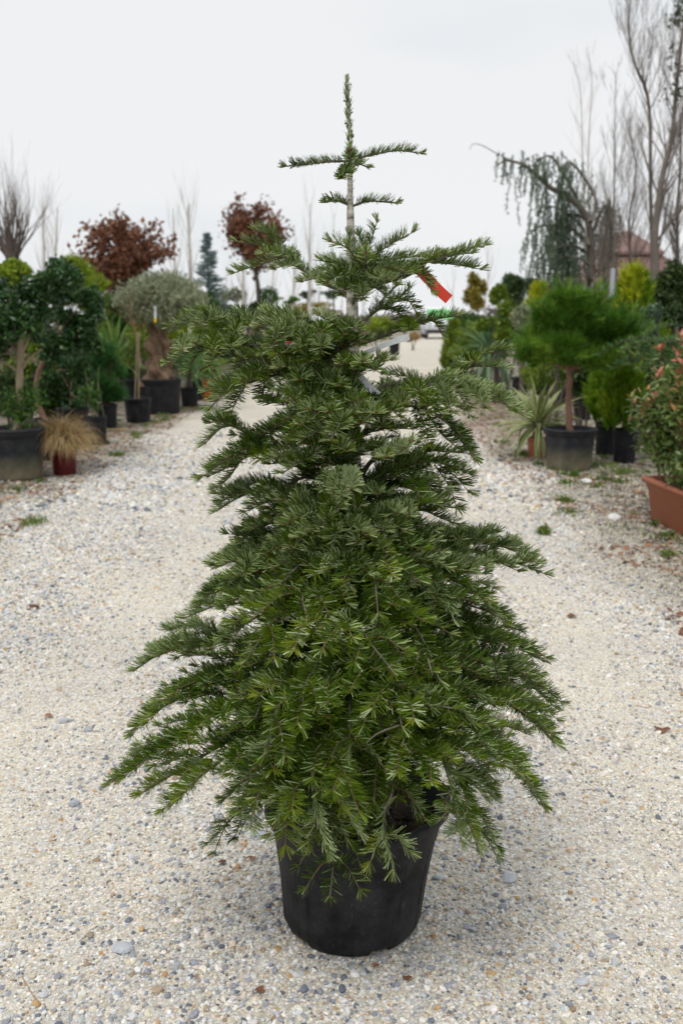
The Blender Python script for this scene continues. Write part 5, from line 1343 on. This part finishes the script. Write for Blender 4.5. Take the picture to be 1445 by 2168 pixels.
def juniper():
    rng = RN(240); Y = 9.2; c = XYZ(1430, 900, Y); c[2] = 0
    t = thing('spreading_juniper', 'spreading juniper with arching yellow-tipped sprays above the red-tipped shrub', 'juniper', c)
    A = Acc(); F = Acc()
    for i in range(46):
        a_ = rng.uniform(2.2, 4.1) if i % 4 else rng.uniform(0, 6.28); L = rng.uniform(.35, .62)
        p0 = XYZ(1445, 745, Y) + rng.normal(0, .12, 3) * [1, 1, .6]
        d = np.array([math.cos(a_), math.sin(a_) * .6, .35]); P = np.array([p0 + d * L * f - np.array([0, 0, .30 * (L * f) ** 2 / .3]) for f in np.linspace(0, 1, 11)])
        A.tube(P, np.linspace(.008, .002, 11), 4); tufts(F, P, np.repeat(d[None], 11, 0) + [0, 0, .2], rng, 10, .055, .012, 0, .55, .05 + .01 * i % .2)
    b = Acc(); stem(A, [c, XYZ(1445, 745, Y)], .04, .02, 6)
    A.build('branches', B['dark'], t); F.build('foliage', G['juniper'], t)
juniper()

def photinia():
    rng = RN(250)
    # long terracotta trough running away from us to the right
    a0, b0 = ground(1356, 1100), ground(1476, 1160)       # front lower edge
    d = norm(b0 - a0); nrm = np.array([-d[1], d[0], 0]); L, wd, h = 1.0, .36, .33
    if nrm[1] < 0: nrm = -nrm
    cen = a0 + d * L / 2 + nrm * wd / 2; cen[2] = 0
    t = thing('planter_trough', 'red-tipped photinia hedge plants growing in a long terracotta trough at the right edge', 'planter', cen)
    m = M['terracotta']; A = Acc()
    def ring(ex, z, inner=0):
        o = []
        for u, v in ((0, 0), (1, 0), (1, 1), (0, 1)):
            su, sv = (-1 if u == 0 else 1), (-1 if v == 0 else 1)
            for q in range(4):      # rounded corners
                an = q / 3 * math.pi / 2; rr = .035
                cu = su * (L / 2 + ex - rr); cv = sv * (wd / 2 + ex - rr)
                base = {(0, 0): math.pi, (1, 0): 1.5 * math.pi, (1, 1): 0, (0, 1): .5 * math.pi}[(u, v)]
                cu += rr * math.cos(base + an); cv += rr * math.sin(base + an)
                o.append(cen + d * cu + nrm * cv + np.array([0, 0, z]))
        o.append(o[0]); return np.array(o)
    rings = [ring(-.055, 0), ring(-.045, .02), ring(-.018, h * .74), ring(-.010, h * .755), ring(-.002, h * .88), ring(.012, h * .89), ring(.022, h * .93), ring(.022, h * .98), ring(.010, h), ring(-.022, h), ring(-.03, h * .96), ring(-.045, h * .7)]
    A.grid(np.stack(rings)); A.add(rings[0][:-1], [list(range(16))[::-1]]) if False else None
    A.build('trough', m, t, smooth=True)
    S = Acc(); rg = ring(-.035, h * .86)[:-1]; S.add(np.vstack([rg, [cen + [0, 0, h * .9]]]), [[i, (i + 1) % 16, 16] for i in range(16)]); S.build('soil', M['soil'], t)
    green_m = mat('photinia_green_leaf', [(0, (.05, .11, .02)), (.5, (.13, .20, .045)), (1, (.27, .30, .07))], .35, 3, trans=.15); bronze = mat('photinia_bronze_leaf', [(0, (.32, .15, .05)), (1, (.50, .26, .10))], .35, 3, trans=.15); redm = mat('photinia_red_leaf', [(0, (.36, .085, .055)), (1, (.54, .20, .12))], .35, 3, trans=.15)
    W_ = Acc(); tips = []
    for i in range(22):
        b = cen + d * rng.uniform(-L * .5, L * .35) + nrm * rng.uniform(-.1, .1) + [0, 0, h * .85]
        tips += [(p, None) for p in limbs(W_, b, (rng.normal(0, .14), rng.normal(0, .14), 1), rng.uniform(.35, .66), .010, 2, rng, .45, .25, 3, shrink=.55)]
    W_.build('stems', B['redbrown'], t)
    # leaf piece
    def lm(mt, L_):
        Q = Acc(); f = np.linspace(0, 1, 5); w = np.array([.1, .8, 1, .7, .05]) * L_ * .19; x = f * L_; z = -.25 * L_ * f ** 2
        V = np.stack([np.stack([x, -w, z + w * .35], 1), np.stack([x, w * 0, z], 1), np.stack([x, w, z + w * .35], 1)], 1); Q.grid(V); return Q.mesh('leaf', mt, smooth=True)
    LM = {'g': lm(green_m, .062), 'b': lm(bronze, .058), 'r': lm(redm, .066)}
    off = np.array(WLOC[t.name]); s = 0; vis = []
    P = np.array([p for p, _ in tips]); order = np.argsort(P[:, 1] + .3 * P[:, 0] * 0 - .1 * P[:, 2])
    cnt = 0
    FG, FB = Acc(), Acc()
    zmax = P[:, 2].max()
    for oi, ti in enumerate(order):
        p = P[ti]; topm = p[2] > np.quantile(P[:, 2], .82)
        for k in range(9 if cnt < 300 else 12):
            az = k * 2.399 + ti; el = .95 - k * .14; q = p + rng.normal(0, .006, 3) - np.array([0, 0, k * .012])
            key = 'r' if (topm and k < 5 and rng.random() < .75) or rng.random() < .02 else ('b' if k < 3 and rng.random() < .45 else 'g')
            if cnt < 300 and ti % 2 == 0:
                o = bpy.data.objects.new('leaf', LM[key]); COL.objects.link(o); o.parent = t; o.location = tuple(q - off); o.rotation_euler = (rng.normal(0, .4), -el + rng.normal(0, .2), az); cnt += 1
                if key == 'r': o['label'] = 'bright red young leaf'
            else:
                Dv = np.array([[math.cos(az) * math.cos(el), math.sin(az) * math.cos(el), math.sin(el)]]); (FG if key == 'g' else FB).add(*(lambda A_: (np.vstack(A_.V), np.vstack(A_.F)))((lambda A_: (blades(A_, q[None], Dv, [.062], [.024], rng, .5, 3), A_)[1])(Acc())), 0 if key != 'r' else 1, rng.random())
    for _ in range(20):
        cc = cen + d * rng.uniform(-L * .5, L * .42) + nrm * rng.uniform(-.12, .12) + [0, 0, h + rng.uniform(.02, .72)]
        cloud(FG, cc, (.20, .17, .19), 330, .055, rng, .4, .2, .4)
    FG.build('foliage', green_m, t, kind='stuff')
    if FB.V: FB.build('young_foliage', [bronze, redm], t, kind='stuff')
photinia()

# weeping blue cedar
def cedar():
    rng = RN(260); Y = 20; base = XYZ(1240, 690, Y); base[2] = 0
    t = thing('weeping_cedar', 'weeping blue cedar whose arching limb trails curtains of foliage left of the bare trees', 'cedar', base)
    A = Acc(); tr = spline([base, XYZ(1247, 600, Y), XYZ(1248, 500, Y), XYZ(1235, 450, Y), XYZ(1200, 415, Y), XYZ(1165, 398, Y), XYZ(1135, 370, Y), XYZ(1105, 348, Y), XYZ(1070, 340, Y), XYZ(1052, 350, Y)], 60)
    A.tube(tr, np.interp(np.arange(60), [0, 25, 59], [.075, .06, .010]), 8); A.tube(spline([XYZ(1100, 346, Y), XYZ(1060, 330, Y), XYZ(1020, 308, Y), XYZ(1000, 305, Y), XYZ(993, 318, Y)], 12), np.linspace(.012, .004, 12), 4)
    F = Acc(); arms = [(tr[24:40:2], 1.25), (tr[40:50:2], .8), (tr[50:58:2], .42)]
    for pts in ([(1235, 455), (1210, 400), (1170, 335), (1145, 335), (1125, 352)], [(1250, 470), (1260, 420), (1215, 350), (1190, 352), (1180, 385)], [(1248, 520), (1200, 480), (1140, 480), (1110, 505)], [(1250, 500), (1275, 440), (1290, 440), (1300, 470)], [(1248, 540), (1210, 520), (1160, 530), (1130, 560)], [(1248, 560), (1220, 545), (1190, 550), (1170, 580)], [(1248, 470), (1215, 455), (1180, 470), (1160, 500)], [(1246, 520), (1230, 480), (1180, 440), (1140, 440)], [(1250, 500), (1270, 500), (1285, 530)]):
        P = spline([XYZ(*p, Y + rng.uniform(-.5, .5)) for p in pts], 14); A.tube(P, np.linspace(.04, .008, 14), 5); arms.append((P[3:], .8))
    for P, wgt in arms:
        for p in P:
            for _ in range(5):
                if rng.random() < .3: continue
                L = abs(rng.normal(.58, .45)) * wgt * (1.25 if p[2] < 3.6 else .9); n = int(L / .07) + 3; q = p + rng.normal(0, .10, 3)
                dd = np.array([rng.normal(0, .12), rng.normal(0, .12), -1]); S = np.array([q + dd * L * f + np.array([rng.normal(0, .012), 0, 0]) for f in np.linspace(0, 1, n)])
                if S[-1, 2] < .5: S = S[S[:, 2] > .5]
                if len(S) < 3: continue
                A.tube(S[::2] if len(S) > 5 else S, .005, 3, cap=False); tufts(F, S, np.tile([0, 0, -1.0], (len(S), 1)) + rng.normal(0, .4, S.shape), rng, 7, .06, .019, 0, .9)
    A.build('trunk', B['grey'], t); F.build('foliage', G['cedar'], t)
cedar()

# tall leafless trees on the right
BT = [([(1386, 600), (1386, 487), (1400, 379), (1420, 295), (1430, 188), (1446, 50), (1450, -60)], 17, .075, 'thickest leaning bare tree near the right edge, ivy on its upper stem', 'grey', 26, 1.1),
      ([(1380, 620), (1376, 420), (1372, 218), (1342, 134), (1329, 60), (1336, -20)], 18, .048, 'tall bare tree whose stem bends left, in front of the leaning ivy-clad one', 'twig', 26, 1.0),
      ([(1240, 620), (1238, 470), (1232, 336), (1228, 200), (1212, 130)], 20, .028, 'thin upright bare sapling growing through the cedar, leftmost of the bare trees', 'birch', 16, .7),
      ([(1252, 620), (1245, 440), (1245, 302), (1252, 168), (1240, 100)], 21, .028, 'thin bare sapling directly right of the leftmost one', 'birch', 16, .7),
      ([(1300, 640), (1298, 480), (1300, 330), (1302, 150)], 19, .03, 'slim bare tree left of the house roof peak', 'twig', 22, .9),
      ([(1340, 640), (1330, 480), (1345, 360), (1322, 250)], 20, .035, 'twiggy bare tree in front of the house roof peak', 'twig', 26, .9),
      ([(1436, 640), (1432, 470), (1440, 330), (1436, 220)], 18, .05, 'bare tree furthest right, right of the house roof', 'grey', 26, .9),
      ([(1285, 640), (1300, 520), (1290, 450), (1275, 380)], 16, .025, 'short bushy bare tree between cedar and house', 'twig', 20, .8)]
for i, (pts, Y, r, lb, bk, n, L) in enumerate(BT):
    t = bare(lb, pts, Y, r, 300 + i, 'bare tree', 'bare_tree', bk, int(n * 1.7), L, 3 if i in (0, 1, 4, 5, 6) else 2, .6, .30, 'leafless trees on the right', .22)
    if i == 0:
        rng = RN(330); F = Acc()
        for k in range(26):
            y = rng.uniform(-10, 215); x = np.interp(y, [-10, 50, 188, 300], [1436, 1434, 1424, 1412]); cloud(F, XYZ(x + rng.normal(0, 9), y, Y), (.10, .10, .16), 16, .055, rng, .7, .1)
        F.build('ivy', G['darkshrub'], t)

def house():
    Y = 34.0; s = 1 / ppm(Y, 3); cx = XYZ(1355, 600, Y)[0]; z = lambda y: XYZ(1355, y, Y)[2]
    t = thing('garden_house', 'low house with red-brown hipped roof and pale posts behind the bare trees', 'house', (cx, Y + 2, 0))
    roofm = mat('roof_tile', [(0, (.17, .095, .08)), (.5, (.27, .165, .145)), (1, (.36, .25, .22))], .8, 5, bump=.03, bscale=9); wallm = mat('house_wall', [(0, (.26, .13, .10)), (1, (.36, .20, .16))], .85, 2); postm = mat('pale_post', [(0, (.5, .48, .46)), (1, (.6, .58, .56))], .7, 3); winm = mat('dark_window', [(0, (.02, .025, .03)), (1, (.04, .05, .06))], .15, 2)
    w = 135 * s; zt, z1, z2, z3 = z(478), z(530), z(534), z(590); dp = 4.6
    def hip(name, cz, w0, w1, za, zb, d0, d1, parent):
        A = Acc(); y0 = Y + 2.3
        V = [[cz - w0, y0 - d0, za], [cz + w0, y0 - d0, za], [cz + w0, y0 + d0, za], [cz - w0, y0 + d0, za], [cz - w1, y0 - d1, zb], [cz + w1, y0 - d1, zb], [cz + w1, y0 + d1, zb], [cz - w1, y0 + d1, zb], [cz - w0, y0 - d0, za - .1], [cz + w0, y0 - d0, za - .1], [cz + w0, y0 + d0, za - .1], [cz - w0, y0 + d0, za - .1]]
        A.add(V, [[0, 1, 5, 4], [1, 2, 6, 5], [2, 3, 7, 6], [3, 0, 4, 7], [4, 5, 6, 7], [8, 9, 1, 0], [9, 10, 2, 1], [10, 11, 3, 2], [11, 8, 0, 3], [11, 10, 9, 8]]); return A.build(name, roofm, parent)
    rf = hip('roof', cx, w, w * .42, z(592), z(533), 2.6, 1.2, t)
    hip('roof_lantern', cx, w * .47, w * .06, z(529), z(478), 1.5, .2, rf)
    # rows of tile ridges read as raised courses
    for k in range(1, 8):
        f = k / 8; A = Acc(); ww = w * (1 - .58 * f); yy = Y + 2.3 - (2.6 - 1.4 * f); zz = z(592) + (z(533) - z(592)) * f; A.box((cx, yy - .01, zz + .012), (ww * 2, .06, .03)); A.build('tile_course', roofm, rf)
    A = Acc(); A.box((cx, Y + 2.5, (z(595)) / 2), (w * 1.7, 3.0, z(595) - .0)); wl_ = A.build('wall', wallm, t)
    for x in np.linspace(-.78, .78, 6):
        A = Acc(); A.box((cx + x * w, Y + .98, 1.3 * z(640) / z(640)), (.62, .05, 1.3)); f = A.build('window', winm, t)
        for e in (-.33, .33): Q = Acc(); Q.box((cx + x * w + e, Y + .95, 1.3), (.05, .06, 1.4)); Q.build('frame', postm, f)
    for x in np.linspace(-.92, .92, 7):
        A = Acc(); A.tube([[cx + x * w, Y - .15, 0], [cx + x * w, Y - .15, z(594)]], .09, 10); A.build('post', postm, t, smooth=True)
house()
def lamp_post():
    p = XYZ(1290, 700, 15.5); t = Acc(); t.tube([[p[0], p[1], 0], [p[0], p[1], XYZ(1290, 570, 15.5)[2]]], .035, 10); o = t.build('steel_post', mat('galvanised_steel', [(0, (.40, .44, .48)), (1, (.5, .54, .58))], .4, 6, metallic=.4), loc=(p[0], p[1], 0), label='thin pale grey steel post in front of the house windows', category='post')
lamp_post()

# far edge of the nursery: a brownish line of trees and hedges
def far_line():
    rng = RN(340); A = Acc()
    for i in range(150):
        x = -75 + i * 1.0 + rng.normal(0, .5); hh = rng.uniform(1.1, 2.4) * (1.25 if abs(x) > 12 else .8)
        cloud(A, (x, 88 + rng.normal(0, 4), hh * .5), (rng.uniform(1, 2.2), 1, hh * .55), 130, .5, rng, .4, .1, .6)
    A.build('distant_hedgerow', G['haze'], None, kind='stuff', label='hazy brown line of distant shrubs and bare trees on the horizon', category='hedgerow')
    A = Acc()
    for i in range(40):
        x = rng.uniform(-60, 60);
        if -1 < x < 9 and False: continue
        limbs(A, (x, 82 + rng.normal(0, 4), 0), (0, 0, 1), rng.uniform(2.2, 4.0), .05, 2, rng, .3, .4, 3)
    A.build('distant_bare_trees', G['haze'], None, kind='stuff', label='thin leafless trees far away beyond the nursery', category='trees')
far_line()
# rows of background nursery stock behind the first plants, each a shrub of its own
rb = RN(350)
kinds = ['hedge', 'laurel', 'darkshrub', 'olive', 'lime', 'thuja', 'ochre', 'holly']
word = dict(hedge='yellowish green', laurel='fresh mid green', darkshrub='dull dark', olive='grey-green', lime='bright lime', thuja='fine-leaved green', ochre='ochre', holly='glossy blackish green')
seen = ['low wide', 'upright', 'rounded', 'ragged', 'tall narrow', 'spreading']
for side, xs_, Y0, Y1, n in ((-1, (3.4, 5.4), 15, 52, 16), (1, (3.6, 5.6), 17, 52, 16)):
    order_ = list(rb.permutation(8)) + list(rb.permutation(8))
    for i in range(n):
        Yq = Y0 + (Y1 - Y0) * i / n; X = side * rb.uniform(*xs_) + max(Yq - 15.5, 0) * .125 + (.6 if side > 0 else -.3); k = kinds[order_[i]]; hgt = rb.uniform(.7, 1.25)
        sd_ = 'left' if side < 0 else 'right'
        t = thing('nursery_shrub', f"{word[k]} shrub in the {'nearer' if i < 8 else 'farther'} half of the stock rows {sd_} of the lane", 'shrub', (X, Yq, 0), f'mixed shrubs in rows {sd_} of the lane')
        A = Acc(); limbs(A, (X, Yq, 0), (0, 0, 1), hgt * .6, .02, 1, rb, .4, .2); A.build('stems', B['dark'], t)
        F = Acc(); cloud(F, (X, Yq, hgt * .55), (rb.uniform(.45, .8), .5, hgt * .5), 1100, .09, rb, .5, .3, lumps=9); F.build('foliage', G[k], t)

# ------------------------------------------------------------------ things lying on the ground
def ground_bits():
    rng = RN(400)
    leafm = mat('fallen_leaf', [(0, (.09, .035, .02)), (.5, (.22, .09, .045)), (1, (.42, .23, .13))], .8, 20)
    spots = [(72, 1290, .06, 'curled tan dead leaf on the gravel at far left, beside nothing else'), (78, 1243, .03, 'small brown leaf scrap above the curled tan leaf'), (1400, 1538, .055, 'reddish dead leaf on the gravel at the right edge'), (535, 1826, .022, 'dark brown crumpled leaf just left of the fir pot'), (549, 2105, .024, 'brown leaf scrap at the bottom left of the fir pot'),
             (105, 1520, .03, 'tiny rust leaf near the left edge below the tan leaf'), (860, 2078, .02, 'orange-brown leaf at the foot of the fir pot'), (245, 1658, .022, 'small dark leaf left of the lowest fir branch'), (795, 2050, .016, 'dark leaf crumbs right below the fir pot'), (20, 1112, .07, 'brown leaf at the left edge below the wide black pot'),
             (1210, 1308, .05, 'thin star-shaped dry leaf on the gravel right of the fir'), (470, 1835, .02, 'speck of reddish leaf between branches and pot'), (95, 1016, .06, 'orange dead leaf by the wide black pot'), (155, 1022, .06, 'red-brown leaf in front of the burgundy pot')]
    for i, (x, y, L, lb) in enumerate(spots):
        p = ground(x, y); p[2] = float(gh(p[0], p[1])) + .008; A = Acc(); az = rng.uniform(0, 6.28); n = 9
        th = np.linspace(-math.pi, math.pi, 17); rr = L * .5 * (.62 + .38 * np.abs(np.cos(th * 2.5))) * rng.uniform(.85, 1.15, 17); rr[-1] = rr[0]
        rings = [np.stack([f * rr * np.cos(th + az) * 1.25, f * rr * np.sin(th + az), L * (.12 * f * f * np.sin(th * 2 + i) + .1 * f) + .0 * th], 1) + p for f in (.02, .5, 1)]
        A.grid(np.stack(rings), 0, rng.random()); A.build('fallen_leaf', leafm, loc=tuple(p), label=lb.replace(', beside nothing else', ''), category='leaf')
    stonem = mat('grey_stone', [(0, (.30, .32, .36)), (.6, (.50, .52, .55)), (1, (.72, .72, .72))], .8, 40, bump=.003, bscale=80); whitem = mat('white_stone', [(0, (.6, .58, .55)), (1, (.82, .80, .77))], .8, 30, bump=.002)
    st = [(1075, 1866, .024, 0, 'largest grey stone on the gravel right of the fir pot'), (547, 1778, .024, 0, 'flat grey stone touching the fir pot\'s left side under the branches'), (258, 2016, .026, 0, 'angular grey stone low left of the fir pot'), (135, 1530, .02, 0, 'pale grey stone left of the lowest fir branch tips'), (188, 1548, .018, 0, 'smaller pale stone right of the pale grey one'),
          (1228, 2086, .016, 0, 'small pale stone near the bottom right corner'), (236, 1798, .018, 1, 'white stone on the left half of the gravel'), (58, 1356, .022, 0, 'blue-grey stone at the far left of the lane'), (484, 1110, .03, 0, 'grey stone on the lane just left of the fir\'s middle branches'), (1240, 1022, .05, 1, 'round white stone in front of the round pine\'s pot'), (1300, 1108, .06, 1, 'flat pale slab stone in the leaf litter by the trough'), (930, 1862, .016, 0, 'dark grey pebble beside the right of the fir pot')]
    for i, (x, y, r, w, lb) in enumerate(st):
        p = ground(x, y); p[2] = float(gh(p[0], p[1])) + r * .25; V, F = ICO[2]; V = V.copy()
        for _ in range(9):
            nn = norm(rng.normal(size=3)); dd = rng.uniform(.6, .9); q = V @ nn; V = V - np.clip(q - dd, 0, None)[:, None] * nn
        A = Acc(); A.add(V * r * np.array([rng.uniform(.9, 1.2), rng.uniform(.7, .95), .62]) + p, F, 0, rng.random()); A.build('stone', whitem if w else stonem, loc=tuple(p), label=lb, category='stone')
    # grass and weeds
    gr = [(105, 1066, .14, 'upper of two bright moss-green grass tufts left of the lane', 'p'), (70, 1107, .12, 'lower bright grass tuft near the left edge', 'p')]
    gr += [(x, y, w, lb, 'w') for x, y, w, lb in ((1195, 1066, .12, 'small leafy green weed in the gravel before the pine pot'), (1205, 1094, .16, 'flat patch of weeds below the leafy weed'), (1275, 990, .3, 'ragged green weeds beside the round pine\'s pot'), (1320, 1002, .22, 'green weeds in front of the conifer pots'), (1215, 1010, .06, 'single yellow-green weed sprouting before the pine pot'), (1180, 996, .12, 'low weeds at the left foot of the pine pot'), (1108, 966, .12, 'weeds at the foot of the variegated plant'), (430, 868, .25, 'green grass beside the orange pot'), (248, 968, .12, 'small green weed on the left verge'), (1150, 1130, .05, 'lone tiny weed on the right part of the lane'))]
    for i, (x, y, w, lb, k) in enumerate(gr):
        p = ground(x, y); n = 260 if k == 'p' else 150; A = Acc(); b = p + np.stack([rng.normal(0, w * .45, n), rng.normal(0, w * .6, n), np.zeros(n)], 1); D = rng.normal(0, .5, (n, 3)); D[:, 2] = 1
        blades(A, b, D, rng.uniform(.02, .06, n) * (1 if k == 'p' else 1.4), np.full(n, .005), rng, .8, 3)
        if k == 'w': cloud(A, p + [0, 0, .03], (w * .7, w * .5, .035), 90, .03, rng, .6, .1)
        A.build('grass_tuft', G['grassgreen'], loc=tuple(p), kind='stuff', label=lb, category='grass tuft')
    # boards and sticks
    wood = mat('weathered_wood', [(0, (.28, .17, .10)), (1, (.48, .33, .21))], .85, 20)
    a_, b_ = ground(-30, 1072), ground(85, 1043); A = Acc(); dv = b_ - a_; m_ = (a_ + b_) / 2; A.box(m_ + [0, 0, .014], (np.linalg.norm(dv), .055, .02), 0, math.atan2(dv[1], dv[0])); A.build('wooden_batten', wood, loc=tuple(m_), label='thin weathered wooden batten lying at the left edge below the wide pot', category='batten')
    a_, b_ = ground(224, 912), ground(268, 911); dv = b_ - a_; m_ = (a_ + b_) / 2; A = Acc(); A.box(m_ + [0, 0, .014], (np.linalg.norm(dv), .05, .02), 0, math.atan2(dv[1], dv[0])); A.build('wooden_batten', mat('new_wood', [(0, (.5, .38, .16)), (1, (.6, .46, .22))], .8, 20), loc=tuple(m_), label='short pale yellow batten on the ground below the dwarf pine', category='batten')
    for pts, lb in (([(45, 2075), (60, 2100), (80, 2130)], 'reddish twig lying on the gravel in the bottom left corner'), ([(1345, 1499), (1365, 1504), (1378, 1502)], 'thin dark twig on the gravel near the right edge'), ([(1400, 1170), (1430, 1175), (1450, 1200)], 'pale straw stalks lying below the terracotta trough')):
        P = np.array([ground(*q) + [0, 0, .012] for q in pts]); A = Acc(); A.tube(spline(P, 8), .0022 if pts[0][1] > 1300 else .006, 5); A.build('twig', wood, loc=tuple(P[0]), label=lb, category='twig')
    # leaf litter along both verges
    n = 16000; y = rng.uniform(3.0, 22, n) ** 1.0; sd = rng.choice([-1, 1], n); x = sd * (1.95 + np.abs(rng.normal(0, .8, n))) - .325
    clump = np.sin(x * 3.1 + y * 1.7) * np.sin(y * 2.3 - x) > -.25; x, y = x[clump], y[clump]; n = len(x)
    P = np.stack([x, y, gh(x, y) + rng.uniform(.004, .02, n)], 1); a1 = rng.uniform(0, 6.28, n); L = rng.uniform(.008, .032, n)[:, None]
    u = np.stack([np.cos(a1), np.sin(a1), rng.normal(0, .25, n)], 1); v = np.stack([-np.sin(a1), np.cos(a1), rng.normal(0, .25, n)], 1)
    V = np.stack([P - u * L, P + v * L * .5, P + u * L, P - v * L * .5], 1).reshape(-1, 3); A = Acc(); A.add(V, np.arange(4 * n).reshape(-1, 4), 0, np.repeat(rng.random(n), 4)); A.build('leaf_litter', leafm, None, kind='stuff', label='scattered brown leaf litter along the verges', category='leaf litter')
ground_bits()
def verge_weeds():
    rng = RN(410); A = Acc()
    for i in range(170):
        y = rng.uniform(5.5, 20); sd = rng.choice([-1, 1]); x = sd * (2.15 + abs(rng.normal(0, .7))) - .325; p = np.array([x, y, float(gh(x, y))]); w = rng.uniform(.03, .14); n = int(300 * w) + 6
        if rng.random() < .6: blades(A, p + np.stack([rng.normal(0, w, n), rng.normal(0, w, n), np.zeros(n)], 1), rng.normal(0, .5, (n, 3)) + [0, 0, 1], rng.uniform(.02, .07, n), np.full(n, .006), rng, .8, 3, 0, rng.normal(-.1, .15))
        else: cloud(A, p + [0, 0, .02], (w, w, .03), n * 2, .028, rng, .6, .1, tone=rng.normal(-.15, .15))
    A.build('verge_weeds', G['grassgreen'], None, kind='stuff', label='low weeds and moss growing between the pots along both verges', category='weeds')
verge_weeds()
